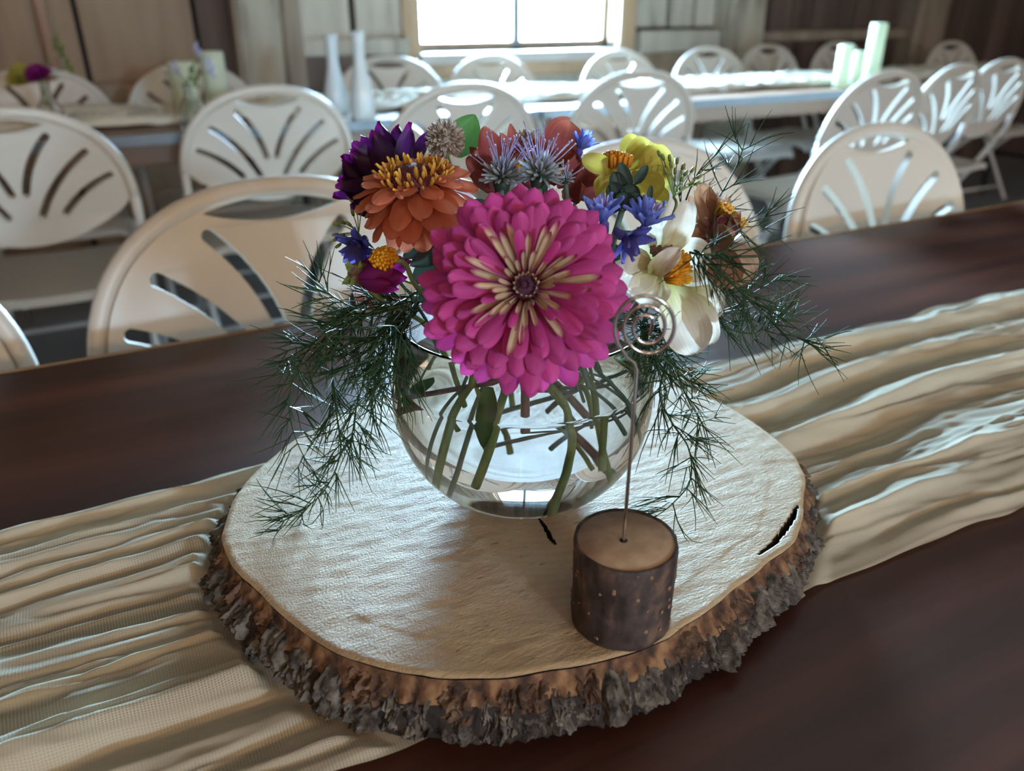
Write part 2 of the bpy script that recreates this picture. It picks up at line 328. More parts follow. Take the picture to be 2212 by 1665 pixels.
def empty(name, loc=(0, 0, 0), rz=0.0, **kw):
    o = bpy.data.objects.new(name, None); COL.objects.link(o); o.location = loc; o.rotation_euler = (0, 0, rz); o.empty_display_size = .02
    return tag(o, kw.get('label'), kw.get('cat'), kw.get('group'), kw.get('kind'))
def copy_tree(o, parent=None):
    c = o.copy(); COL.objects.link(c); c.parent = parent
    for ch in o.children: copy_tree(ch, c)
    return c
def smoothstep(a, b, x): t = max(0, min(1, (x - a) / (b - a))); return t * t * (3 - 2 * t)
def shade_auto(me, deg=40):
    try: me.set_sharp_from_angle(angle=radians(deg))
    except Exception: pass
    return me
def bevel_box(name, x0, x1, y0, y1, z0, z1, mat, parent=None, w=.004):
    bm = bmesh.new(); bmesh.ops.create_cube(bm, size=1)
    for v in bm.verts: v.co = V(((x0 + x1) / 2 + v.co.x * (x1 - x0), (y0 + y1) / 2 + v.co.y * (y1 - y0), (z0 + z1) / 2 + v.co.z * (z1 - z0)))
    bmesh.ops.bevel(bm, geom=bm.edges[:], offset=w, segments=2, affect='EDGES', profile=.5)
    me = bpy.data.meshes.new(name); bm.to_mesh(me); bm.free(); me.materials.append(mat)
    return link(name, me, parent)
RND = random.Random(7)
U = RND.uniform

# ------------------------------------------------------------------ the room
T = .15
tag(MB().box(LEFT_X - T, RIGHT_X + T, BACK_Y - T, WALL_Y + T + .05, -.12, 0).build('floor', M['concrete'], smooth=False), kind='structure')
tag(MB().box(LEFT_X - T, RIGHT_X + T, BACK_Y - T, WALL_Y + T + .05, CEIL, CEIL + .1).build('ceiling', M['roofing'], smooth=False), kind='structure')
tag(MB().box(LEFT_X - T, LEFT_X, BACK_Y, WALL_Y + T, 0, CEIL).build('wall_left', M['brown_board'], smooth=False), kind='structure')
tag(MB().box(RIGHT_X, RIGHT_X + T, BACK_Y, WALL_Y + T, 0, CEIL).build('wall_right', M['dark_board'], smooth=False), kind='structure')
def wall_with_holes(mb, x0, x1, y0, y1, holes):
    x = x0
    for (a, b, c, d) in sorted(holes):
        mb.box(x, a, y0, y1, 0, CEIL); mb.box(a, b, y0, y1, 0, c); mb.box(a, b, y0, y1, d, CEIL); x = b
    mb.box(x, x1, y0, y1, 0, CEIL); return mb
tag(wall_with_holes(MB(), LEFT_X, RIGHT_X, BACK_Y - .12, BACK_Y, BWIN).build('wall_front', M['brown_board'], smooth=False), kind='structure')
wall = tag(wall_with_holes(MB(), LEFT_X, RIGHT_X, WALL_Y + .03, WALL_Y + .17, [WIN]).build('wall_back', M['dark_gap'], smooth=False), kind='structure')
def wx(pxx, y=60): return at_Y(pxx, y, WALL_Y).x
def wz(pxx, pyy): return at_Y(pxx, pyy, WALL_Y).z
def board(x0, x1, z0, z1, mat, proud=0.0):
    bevel_box('wall_board', x0 + .004, x1 - .004, WALL_Y - proud, WALL_Y + .035, z0, z1, M[mat], wall, .003)
def boards(x0, x1, widths, z0, z1, mat, gap=.012):
    x = x0; k = 0
    while x < x1 - .03:
        w = min(widths[k % len(widths)] * U(.9, 1.1), x1 - x); k += 1
        if x1 - (x + w) < .06: w = x1 - x
        board(x + gap / 2, x + w - gap / 2, z0, z1, mat, U(0, .012)); x += w
XP0, XP1 = wx(498), wx(640)           # pale post by the candles
XR0, XR1 = wx(1545, 50), wx(1622, 50)
XT0, XT1 = wx(1945, 50), wx(2010, 50)
zl = wz(200, 178)
boards(LEFT_X, XP0 - .14, [.34, .3, .38], zl, CEIL - .01, 'brown_board')
boards(LEFT_X, XP0 - .14, [.5, .4], 0, zl - .1, 'brown_board')
board(XP0 - .135, XP0, 0, CEIL - .01, 'dark_board', .01)
zr = wz(760, 100)
boards(XP1, WIN[0] - .06, [.27, .26, .2], zr + .03, CEIL - .01, 'pale_board', .022)
boards(XP1, WIN[0] - .06, [.5, .62], zr - .19, zr - .035, 'dark_board')
boards(XP1, WIN[0] - .06, [.45, .3], 0, zr - .2, 'brown_board')
boards(WIN[0] - .06, WIN[1] + .10, [.6, .5], WIN[2] - .34, WIN[2] - .1, 'pale_board')
boards(WIN[0] - .06, WIN[1] + .10, [.6, .5], 0, WIN[2] - .35, 'brown_board')
boards(WIN[0] - .06, WIN[1] + .10, [.4], WIN[3] + .09, CEIL - .01, 'pale_board')
zr2 = wz(1450, 88)
boards(WIN[1] + .10, XR0, [.25, .17, .21], zr2 + .07, CEIL - .01, 'pale_board', .02)
boards(WIN[1] + .10, XR0, [.5], 0, zr2 - .06, 'brown_board')
zr3 = wz(1720, 76)
boards(XR1, XT0, [.14, .2, .17, .23, .15], zr3 + .03, CEIL - .01, 'dark_board', .008)
boards(XR1, XT0, [.2, .16, .24], 0, zr3 - .03, 'dark_board', .008)
boards(XT1, RIGHT_X, [.2, .16, .24, .18], 0, CEIL - .01, 'dark_board', .008)
def rail(x0, x1, z, h, mat, d=.07):
    bevel_box('wall_rail', x0, x1, WALL_Y - d, WALL_Y + .03, z - h / 2, z + h / 2, M[mat], wall, .006)
rail(LEFT_X, XP0 - .01, zl - .05, .1, 'brown_board')
rail(XP1 + .005, WIN[0] - .075, zr, .07, 'pale_board')
rail(WIN[1] + .115, XR0 - .01, zr2, .11, 'pale_board')
rail(XR1 + .01, XT0, zr3, .055, 'tan_post', .09)
def post(x0, x1, mat, d=.13, seed=0):
    # hewn timber: slightly wandering edges
    mb = MB(); n = 26
    def ring(z):
        j = lambda k: .012 * noise.noise(V((z * 2.1, k * 7.3, seed)))
        a, b = x0 + j(1), x1 + j(2); y0 = WALL_Y - d + j(3)
        c = .02
        return [(a + c, y0, z), (b - c, y0, z), (b, y0 + c, z), (b, WALL_Y + .02, z), (a, WALL_Y + .02, z), (a, y0 + c, z)]
    vs = []; fs = []
    for i in range(n + 1): vs += ring(CEIL * i / n)
    for i in range(n):
        for k in range(6): k2 = (k + 1) % 6; fs.append((i * 6 + k, i * 6 + k2, i * 6 + 6 + k2, i * 6 + 6 + k))
    o = mb.add(vs, fs).build('wall_post', M[mat], wall, False); return o
post(XP0, XP1 - .09, 'pale_post', .14, 1); post(XP1 - .088, XP1 + .004, 'tan_post', .11, 2)
post(XR0, XR1, 'pale_post', .13, 3); post(XT0, XT1, 'tan_post', .13, 4)
# window in view
win = tag(bpy.data.objects.new('window_1', None), kind='structure'); COL.objects.link(win); win.location = (WIN[0], WALL_Y, WIN[2])
def wbox(name, x0, x1, y0, y1, z0, z1, mat, par=None):
    o = bevel_box(name, x0 - WIN[0], x1 - WIN[0], y0 - WALL_Y, y1 - WALL_Y, z0 - WIN[2], z1 - WIN[2], M[mat], par or win, .004); return o
a0, a1, c0, c1 = WIN
wbox('window_casing', a0 - .09, a0, WALL_Y - .03, WALL_Y + .03, c0 - .13, c1 + .1, 'trim_wood')
wbox('window_casing', a1, a1 + .1, WALL_Y - .03, WALL_Y + .03, c0 - .13, c1 + .1, 'trim_wood')
wbox('window_casing', a0, a1, WALL_Y - .03, WALL_Y + .03, c1, c1 + .09, 'trim_wood')
wbox('window_casing', a0, a1, WALL_Y - .03, WALL_Y + .03, c0 - .13, c0 - .06, 'trim_wood')
wbox('window_sill', a0 - .02, a1 + .02, WALL_Y - .07, WALL_Y + .10, c0 - .06, c0 - .012, 'sill_white')
wbox('window_jamb', a1 - .012, a1 + .02, WALL_Y + .03, WALL_Y + .17, c0, c1, 'trim_wood')
wbox('window_jamb', a0 - .02, a0 + .012, WALL_Y + .03, WALL_Y + .17, c0, c1, 'trim_wood')
for (x0, x1, z0, z1) in ((a0, a0 + .035, c0, c1), (a1 - .035, a1, c0, c1), (a0, a1, c0 - .02, c0 + .03), (a0, a1, c1 - .03, c1)):
    wbox('window_sash', x0, x1, WALL_Y + .09, WALL_Y + .13, z0, z1, 'trim_wood')
mid = wx(1133)
wbox('window_mullion', mid - .024, mid + .024, WALL_Y + .085, WALL_Y + .135, c0, c1, 'mullion')
for (x0, x1) in ((a0 + .02, mid), (mid, a1 - .02)): wbox('pane', x0, x1, WALL_Y + .106, WALL_Y + .112, c0 + .01, c1 - .01, 'pane')
for k, (x0, x1, z0, z1) in enumerate(BWIN):
    w = tag(bpy.data.objects.new('window_%d' % (k + 2), None), kind='structure'); COL.objects.link(w)
    for q in ((x0 - .08, x0, z0 - .08, z1 + .08), (x1, x1 + .08, z0 - .08, z1 + .08), (x0, x1, z0 - .08, z0), (x0, x1, z1, z1 + .08), ((x0 + x1) / 2 - .02, (x0 + x1) / 2 + .02, z0, z1)):
        bevel_box('window_frame', q[0], q[1], BACK_Y - .06, BACK_Y + .03, q[2], q[3], M['trim_wood'], w)
pp = at_Y(100, 80, WALL_Y - .16)
tag(MB().tube([(pp.x, WALL_Y - .09, zl + .03), (pp.x - .012, WALL_Y - .09, CEIL - .01)], .022, 12).build('copper_pipe', M['copper']), 'slim copper coloured pipe rising up the brown board wall', 'pipe')

# pendant globes unseen behind the camera, added as the room's warm fill light
def pendant(x, y, z):
    t = empty('fill_lamp', (x, y, z), label='unseen warm globe lamp added as fill light behind the camera', cat='lamp', group='added fill lamps behind the camera')
    MB().tube([(0, 0, .14), (0, 0, CEIL - z + .005)], .004, 6).build('cord', M['black_metal'], t)
    MB().lathe([(.0, .18), (.03, .18), (.035, .14), (0, .135)], 14).build('socket', M['black_metal'], t)
    MB().lathe([(0, -.15)] + [(.15 * sin(pi * k / 12), -.15 * cos(pi * k / 12)) for k in range(1, 12)] + [(0, .15)], 24).build('globe', M['bulb'], t)
for q in ((-2.0, -3.0, 1.95), (-.9, -3.4, 1.95), (.2, -3.5, 1.95), (1.4, -3.5, 1.95), (2.6, -3.3, 1.95)): pendant(*q)

# ------------------------------------------------------------------ fan-back folding chair
def curve_panel(outer, holes, thick, name):
    cu = bpy.data.curves.new(name, 'CURVE'); cu.dimensions = '2D'; cu.fill_mode = 'BOTH'; cu.extrude = thick / 2
    for poly in [outer] + holes:
        sp = cu.splines.new('POLY'); sp.points.add(len(poly) - 1); sp.use_cyclic_u = True
        for p_, q in zip(sp.points, poly): p_.co = (q[0], q[1], 0, 1)
    ob = bpy.data.objects.new(name, cu); COL.objects.link(ob)
    dg = bpy.context.evaluated_depsgraph_get(); me = bpy.data.meshes.new_from_object(ob.evaluated_get(dg))
    COL.objects.unlink(ob); bpy.data.objects.remove(ob); bpy.data.curves.remove(cu); return me
HW, HB = .226, .215            # half width of the back; height of the arch above its springing
def arch(t, k=1.0): # t 0..pi, right to left
    e = 2.25
    c, s_ = cos(t), sin(t)
    return (math.copysign(abs(c) ** (2 / e), c) * HW * k, abs(s_) ** (2 / e) * HB * k)
def back_shape():
    k = .955
    o = [arch(pi * i / 40, k) for i in range(41)]
    o += [(-HW * k + 2 * HW * k * i / 16, -.085 * sin(pi * i / 16) ** .8 - .002) for i in range(1, 16)]
    holes = []
    # handle: follows the arch above, dips below
    hx = .083
    top = [(-hx + 2 * hx * i / 16, .190 + .014 * (1 - ((-1 + 2 * i / 16) ** 2))) for i in range(17)]
    bot = [(hx - 2 * hx * i / 16, .190 - .014 * (1 - ((1 - 2 * i / 16) ** 2))) for i in range(1, 16)]
    holes.append(top + bot)
    for sgn in (-1, 1):
        for (x0, y0, x1, y1, bow) in ((.080, .164, .014, .040, .010), (.145, .122, .034, -.012, .012), (.184, .064, .080, -.012, .009)):
            ax = []; n = 10; w = .0085
            for i in range(n + 1):
                u = i / n; x = x0 + (x1 - x0) * u; y = y0 + (y1 - y0) * u
                nx, ny = -(y1 - y0), (x1 - x0); L = sqrt(nx * nx + ny * ny)
                b = -bow * 4 * u * (1 - u); ax.append((x + nx / L * b, y + ny / L * b, nx / L, ny / L))
            ring = []
            for (x, y, nx, ny) in ax: ring.append((x + nx * w, y + ny * w))
            dx, dy = (x1 - x0), (y1 - y0); L = sqrt(dx * dx + dy * dy)
            for q in range(1, 6):
                a = pi * q / 6; e = ax[-1]; ring.append((e[0] + e[2] * w * cos(a) + dx / L * w * sin(a), e[1] + e[3] * w * cos(a) + dy / L * w * sin(a)))
            for (x, y, nx, ny) in reversed(ax): ring.append((x - nx * w, y - ny * w))
            for q in range(1, 6):
                a = pi * q / 6; e = ax[0]; ring.append((e[0] - e[2] * w * cos(a) - dx / L * w * sin(a), e[1] - e[3] * w * cos(a) - dy / L * w * sin(a)))
            holes.append([(sgn * x, y) for (x, y) in ring])
    return o, holes
ZS = .65                       # springing height of the arch
LEAN = radians(14)
def back_xf(x, y, d=0.0):     # back-plane coordinates -> chair coordinates (chair faces +y)
    return V((x, .035 - y * sin(LEAN) - d * cos(LEAN) * -1, ZS + y * cos(LEAN) + d * sin(LEAN)))
def make_chair():
    t = empty('folding_chair')
    o, h = back_shape(); me = curve_panel(o, h, .016, 'back_panel')
    for v in me.vertices:
        x, y, d = v.co; dish = .022 * (1 - (x / HW) ** 2)
        v.co = back_xf(x, y, d - dish + .012)
    me.materials.clear(); me.materials.append(M['plastic']); shade_auto(me); link('back_panel', me, t)
    MB().tube([back_xf(*arch(pi * i / 36)) for i in range(37)], .0115, 10).build('back_rim', M['plastic'], t)
    # side tubes: rim springing, past the seat, down to the front foot
    for s_ in (-1, 1):
        a = back_xf(s_ * HW, 0); 
        MB().tube([a + V((0, -.003, .01)), a + V((0, .012, -.06)), V((s_ * .222, .15, .40)), V((s_ * .222, .40, .012))], .0115, 8).build('leg', M['chair_tube'], t)
        MB().tube([V((s_ * .200, .40, .425)), V((s_ * .200, .30, .33)), V((s_ * .200, .0, .012))], .0115, 8).build('leg', M['chair_tube'], t)
        rv = back_xf(s_ * HW * .995, .012, .012)
        MB().lathe([(0, 0), (.0075, 0), (.006, .003), (0, .004)], 10).xf(Matrix.Translation(rv) @ Matrix.Rotation(radians(-90), 4, 'X')).build('rivet', M['rivet'], t)
    MB().tube([V((-.2, .06, .095)), V((.2, .06, .095))], .009, 8).build('stretcher', M['chair_tube'], t)
    MB().tube([V((-.222, .355, .085)), V((.222, .355, .085))], .009, 8).build('stretcher', M['chair_tube'], t)
    # seat: moulded shell with a rolled front lip
    def seat_pt(u, v, top):
        y = .06 + .42 * u; x = -.2 + .4 * v
        e = 1 - .10 * (2 * abs(u - .5)) ** 4
        z = .445 + .010 * u - .010 * (1 - (2 * v - 1) ** 2) * (1 - u * .5) - .03 * max(0, (u - .88) / .12) ** 2 - .012 * max(0, abs(2 * v - 1) - .85) / .15
        return V((x * e, y, z if top else z - .022))
    mb = MB(); mb.grid(lambda u, v: seat_pt(u, v, True), 16, 12); mb.grid(lambda u, v: seat_pt(u, 1 - v, False), 16, 12)
    w = 13; n1 = 17 * 13
    rim = [i * w for i in range(17)] + [16 * w + j for j in range(1, 13)] + [i * w + 12 for i in range(15, -1, -1)] + [j for j in range(11, 0, -1)]
    low = lambda i: n1 + (i // w) * w + (12 - i % w)
    k = len(rim); mb.f += [(rim[q], rim[(q + 1) % k], low(rim[(q + 1) % k]), low(rim[q])) for q in range(k)]
    me = mb.mesh('seat', M['seat_plastic']); shade_auto(me, 50); st = link('seat', me, t)
    MB().tube([V((-.19, .42, .42)), V((-.15, .44, .405)), V((.15, .44, .405)), V((.19, .42, .42))], .009, 8).build('seat_brace', M['chair_tube'], st)
    return t
chair0 = make_chair(); first = [True]
def place_chair(x, y, rz, label, group):
    c = chair0 if first[0] else copy_tree(chair0); first[0] = False
    c.location = (x, y, 0); c.rotation_euler = (0, 0, rz); tag(c, label, 'chair', group); return c
HT = .865
def from_top(pxx, pyy): q = at_z(pxx, pyy, HT - .008); return q
G1 = 'chairs pushed against the dark table'
for (x, y, a, lb) in ((-.345, 1.0, 2, 'cream folding chair against the dark table, only its curved rim showing'), (.175, .985, 0, 'cream fan-back folding chair against the dark table, behind the hanging fern fronds'),
                      (.745, 1.03, -2, 'cream fan-back folding chair largely hidden by the yellow dahlia and faded zinnia'), (1.235, .985, 1, 'cream fan-back folding chair against the dark table, standing clear of the bouquet')):
    place_chair(x, y - .02, pi + radians(a), lb, G1)
G2 = 'chairs on the aisle side of the far table'
for (q, a, lb) in (((-12, 245), -2, 'fan-back folding chair pulled out below the bottle of yellow and burgundy flowers'), ((575, 195), 1, 'fan-back folding chair between the wildflower bottle and the milk-glass bud vases'),
                   ((1012, 188), -1, 'fan-back folding chair rising behind the globe amaranth and rust dahlia'), ((1392, 160), -8, 'fan-back folding chair rising behind the yellow dahlia, in front of the bright runner')):
    p_ = from_top(*q); place_chair(p_.x, p_.y + .03, radians(a), lb, G2)
for (x, y, a, lb) in ((2.33, 1.86, 2, 'fan-back folding chair on the aisle just past the three pale candles'), (2.80, 1.95, 8, 'fan-back folding chair second along the aisle past the three pale candles'), (3.25, 2.07, 4, 'fan-back folding chair last along the aisle past the three pale candles')):
    place_chair(x, y, radians(a), lb, G2)
G3 = 'chairs behind the far table'
for (pxx, Y, a, lb) in ((58, 3.21, 0, 'wall-side fan-back chair behind the yellow and burgundy flowers'), (400, 3.22, 2, 'wall-side fan-back chair behind the stout cream pillar candles'), (838, 3.3, -14, 'wall-side fan-back chair turned askew beside the milk-glass bud vases'),
                        (1062, 3.22, 6, 'wall-side fan-back chair under the window pane nearer the bud vases'), (1340, 3.26, 3, 'wall-side fan-back chair under the sunlit window jamb'), (1535, 3.3, -3, 'wall-side fan-back chair in front of the pale boards and rail'),
                        (1662, 3.4, 4, 'wall-side fan-back chair in front of the whitewashed post'), (1812, 3.46, 0, 'wall-side fan-back chair half hidden by the three pale candles')):
    p_ = at_Y(pxx, 120, Y); place_chair(p_.x, Y, pi + radians(a), lb, G3)
p_ = at_Y(2062, 90, 3.22); place_chair(p_.x, 3.22, pi, 'tan-lit fan-back folding chair standing alone before the darkest boards', None)

# ------------------------------------------------------------------ tables
TZ = .745
def table(name, x0, x1, y0, y1, top, edge, label, lip, legs):
    t = empty(name, ((x0 + x1) / 2, (y0 + y1) / 2, 0), label=label, cat='table'); cx, cy_ = (x0 + x1) / 2, (y0 + y1) / 2
    hx, hy = (x1 - x0) / 2, (y1 - y0) / 2
    bevel_box('tabletop', -hx + .003, hx - .003, -hy + .003, hy - .003, TZ - .03, TZ, M[top], t, .002)
    e = MB(); 
    for (a, b, c, d) in ((-hx, hx, hy - .003, hy), (-hx, hx, -hy, -hy + .003), (-hx, -hx + .003, -hy, hy), (hx - .003, hx, -hy, hy)): e.box(a, b, c, d, TZ - lip, TZ + .0012)
    e.build('edge_band', M[edge], t, False)
    for s_ in (-1, 1):
        bevel_box('apron', -hx + .06, hx - .06, s_ * (hy - .05) - .012, s_ * (hy - .05) + .012, TZ - .085, TZ - .03, M[top], t)
        lx = legs[(s_ + 1) // 2] - cx
        for q in (-1, 1):
            MB().tube([(lx, q * (hy - .10), TZ - .03), (lx, q * (hy - .10), 0)], .013, 8).build('leg', M['black_metal'], t)
        MB().tube([(lx, -hy + .10, .25), (lx, hy - .10, .25)], .01, 8).build('crossbar', M['black_metal'], t)
    return t
table('dark_table', -.95, 1.75, -.06, .81, 'table_wood', 'brass', 'dark red-brown wooden table with thin gold edge under the wood slice', .03, (-.70, 1.56))
table('far_table', -1.3, 1.32, 2.36, 3.13, 'table_b', 'alu', 'long brown folding table with metal edge carrying milk-glass bud vases', .027, (-1.05, .668))
table('far_table', 1.325, 3.77, 2.36, 3.13, 'table_b', 'alu', 'brown folding table with metal edge carrying three pale candles in the window light', .027, (1.93, 3.59))
table('far_table', 3.775, 6.2, 2.36, 3.13, 'table_b', 'alu', 'brown folding table with metal edge before the darkest boards', .027, (4.86, 5.95))

# ------------------------------------------------------------------ runners
SC = V((.203, .372, 0)); SRX, SRY = .186, .158
ST = .783                           # top of the wood slice
outline_px = [(478, 1160), (488, 1122), (502, 1080), (530, 1040), (600, 975), (690, 915), (780, 872), (860, 845), (1000, 818), (1130, 808), (1300, 810), (1450, 832),
              (1560, 870), (1650, 925), (1712, 975), (1738, 1020), (1737, 1075), (1736, 1090), (1721, 1160), (1651, 1216), (1584, 1268), (1483, 1343), (1438, 1376), (1349, 1410),
              (1200, 1440), (1070, 1460), (922, 1456), (811, 1434), (722, 1404), (648, 1356), (566, 1282), (496, 1211)]
C2 = V((.203, .372, ST))
pol = []
for q in outline_px:
    p_ = at_z(q[0], q[1], ST) - C2; pol.append((atan2(p_.y, p_.x), sqrt(p_.x ** 2 + p_.y ** 2)))
pol.sort()
def srad(a):
    a = (a + pi) % (2 * pi) - pi; n = len(pol)
    for i in range(n):
        a0_, r0 = pol[i]; a1_, r1 = pol[(i + 1) % n]
        if i == n - 1: a1_ += 2 * pi
        aa = a if a >= a0_ or i < n - 1 else a + 2 * pi
        if a0_ <= aa <= a1_:
            t = (aa - a0_) / (a1_ - a0_); t = t * t * (3 - 2 * t) * .5 + t * .5; return r0 + (r1 - r0) * t
    a0_, r0 = pol[-1]; a1_, r1 = pol[0]; t = (a + 2 * pi - a0_) / (a1_ + 2 * pi - a0_); return r0 + (r1 - r0) * t
def fold(x, y, sd, fine=1.0):
    wy = y + .022 * noise.noise(V((x * 3.4, y * 7, sd))) + .004 * noise.noise(V((x * 11, y * 9, sd + 4)))
    r1 = 1 - abs(noise.noise(V((x * 1.3, wy * 21, sd + 1)))) * 2
    r2 = 1 - abs(noise.noise(V((x * 2.6 + 5, wy * 52, sd + 2)))) * 2
    r3 = noise.noise(V((x * 15, wy * 46, sd + 3))) + .8 * (1 - 2.5 * abs(noise.noise(V((x * 24 + 30 * wy, wy * 62, sd + 13)))))
    r4 = noise.noise(V((x * 40, wy * 90, sd + 8)))
    return .012 * max(0, r1) ** 1.5 + .0065 * max(0, r2) ** 1.3 * fine + .0026 * max(0, 1 - 2.4 * abs(noise.noise(V((x * 4 + 9, wy * 120, sd + 6))))) + .0017 * r3 + .0007 * r4
PRESS = [(at_z(412, 258, TZ), .066), (at_z(476, 246, TZ), .062), (at_z(729, 247, TZ), .060)]     # where the stout candles and one bud vase stand on the cloth
def runner(name, x0, x1, yt, yb, nx, ny, mat, label, sd, base, flatten=True, amp=1.0):
    def fn(u, v):
        x = x0 + (x1 - x0) * u
        et = yt + .012 * noise.noise(V((x * 5, 1.7, sd))) + .006 * noise.noise(V((x * 17, 2.7, sd)))
        eb = yb + .012 * noise.noise(V((x * 6, 9.7, sd))) + .007 * noise.noise(V((x * 19, 7.7, sd)))
        y = eb + (et - eb) * v
        edge = min(v, 1 - v) * (yt - yb)
        h = fold(x, y, sd) * amp
        h *= .35 + .65 * smoothstep(0, .02, edge)
        y += .004 * noise.noise(V((x * 7, y * 50, sd + 11)))
        for (c_, r_) in PRESS:
            d_ = sqrt((x - c_.x) ** 2 + (y - c_.y) ** 2); h = -.0004 + (h + .0004) * smoothstep(r_, r_ + .03, d_)
        if flatten:
            # the cloth lies pressed flat under the slice and rises into folds past its bark
            dx, dy = x - C2.x, y - C2.y; out_ = sqrt(dx * dx + dy * dy) - srad(atan2(dy, dx)) - .0135
            f = smoothstep(0, .009, out_); h = h * f + (.0046 + .0004 * noise.noise(V((x * 30, y * 30, 1)))) * (1 - f)
        return V((x, y, base + max(.0008, .0012 + h)))
    mb = MB().grid(fn, nx, ny)
    mb.uv = [(x0 + (x1 - x0) * u, yb + (yt - yb) * v) for (u, v) in mb.uv]
    return tag(mb.build(name, M[mat], None), label, 'table runner')
runner('table_runner', -.55, 1.4, .512, .238, 760, 190, 'gauze', 'crumpled cream cheesecloth runner lying under the wood slice', 3.3, TZ)
runner('table_runner', -1.28, 3.2, 2.93, 2.52, 300, 50, 'gauze_far', 'cream cheesecloth runner along the far table behind the bud vases', 9.1, TZ, False, 1.8)
runner('table_runner', 3.25, 6.1, 2.93, 2.52, 200, 40, 'gauze_far', 'cream cheesecloth runner on the far table past the three candles', 15.1, TZ, False, 1.8)

# ------------------------------------------------------------------ wood slice with bark
cracks = [[at_z(x, y, ST) - C2 for (x, y) in ((1722, 1093), (1712, 1118), (1690, 1150), (1672, 1172), (1640, 1196))],
          [at_z(x, y, ST) - C2 for (x, y) in ((1165, 1122), (1178, 1140), (1188, 1162), (1202, 1178))]]
def dseg(p, a, b):
    ab = b - a; t = max(0, min(1, (p - a).dot(ab) / max(1e-12, ab.length_squared))); return (p - a - ab * t).length, t
def crack_depth(x, y):
    p = V((x, y, 0)); out = 0
    for ci, c in enumerate(cracks):
        n = len(c) - 1
        for i in range(n):
            A = V((c[i].x, c[i].y, 0)); B = V((c[i + 1].x, c[i + 1].y, 0))
            if (p - A).length > .05: continue
            d, t = dseg(p, A, B); u = (i + t) / n
            w = (.0014 if ci == 0 else .0010) * (sin(pi * min(1, max(0, u * .94 + .05))) ** .6)
            if d < w: out = max(out, .016 * (1 - d / w) ** .3)
    return out
TH = .031
sl = empty('wood_slice', (C2.x, C2.y, ST - TH), label='round bark-edged wood slice under the glass bowl of flowers', cat='wood slice')
NA, NR = 560, 150
mb = MB(); vs = [V((0, 0, TH))]; fs = []
for j in range(1, NR + 1):
    rr = (j / NR) ** .8
    for i in range(NA):
        a = 2 * pi * i / NA; R = srad(a); r = R * rr
        x, y = r * cos(a), r * sin(a)
        h = .0004 * noise.noise(V((x * 60, y * 160, 1))) + .0008 * noise.noise(V((x * 9, y * 9, 2)))
        lip = max(0, (rr - .98) / .02); h -= .0012 * lip * lip
        # a step left by the saw near the front edge
        h -= .0003 * smoothstep(.86, .875, rr + .01 * noise.noise(V((a * 6, 3, 3)))) * (1 if -2.7 < a - (2 * pi if a > pi else 0) < -.35 else 0)
        h -= crack_depth(x, y) if rr > .1 else 0
        vs.append(V((x, y, TH + h)))
for i in range(NA): fs.append((0, 1 + i, 1 + (i + 1) % NA))
for j in range(NR - 1):
    for i in range(NA):
        i2 = (i + 1) % NA; a = 1 + j * NA; fs.append((a + i, a + NA + i, a + NA + i2, a + i2))
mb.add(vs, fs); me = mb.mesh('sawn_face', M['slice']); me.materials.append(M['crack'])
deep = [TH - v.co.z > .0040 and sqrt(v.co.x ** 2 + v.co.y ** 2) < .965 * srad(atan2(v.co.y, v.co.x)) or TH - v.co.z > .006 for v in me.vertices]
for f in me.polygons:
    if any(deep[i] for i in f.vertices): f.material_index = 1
link('sawn_face', me, sl)
# bark: a reddish fibrous band under the sawn edge, a dark fissured layer below it
def bark_r(a, t):
    fi = noise.noise(V((cos(a) * 14, sin(a) * 14, t * 1.2))); fr = noise.noise(V((cos(a) * 45, sin(a) * 45, t * 5))); f3 = noise.noise(V((cos(a) * 110, sin(a) * 110, t * 6)))
    return srad(a) - .0005 + .0060 * smoothstep(0, .45, t) + .0040 * t + .003 * fi * t + (.0026 * fr + .0014 * f3) * smoothstep(0, .2, t)
def ring(name, t0, t1, nh, mat, dr, cap=False):
    NB = 640; vs = []; fs = []
    for k in range(nh + 1):
        t = t0 + (t1 - t0) * k / nh
        for i in range(NB):
            a = 2 * pi * i / NB; r = bark_r(a, t) + dr
            vs.append(V((r * cos(a), r * sin(a), TH * (1 - t) - .0035 * (1 - t) + (.0006 if t == 0 else 0))))
    for k in range(nh):
        for i in range(NB): i2 = (i + 1) % NB; fs.append((k * NB + i, (k + 1) * NB + i, (k + 1) * NB + i2, k * NB + i2))
    if cap:
        b0 = len(vs); vs.append(V((0, 0, 0))); fs += [(nh * NB + (i + 1) % NB, nh * NB + i, b0) for i in range(NB)]
    MB().add(vs, fs).build(name, M[mat], sl)
ring('inner_bark', 0, .5, 8, 'bark_inner', 0)
ring('fissured_bark', .34, 1, 10, 'bark_deep', .0004, True)
rb = random.Random(21); a = 0.0; plates = []
while a < 2 * pi - .02:
    w = rb.uniform(.04, .12); w = min(w, 2 * pi - a); plates.append((a, w)); a += w + rb.choice((0, .001, .002, .012))
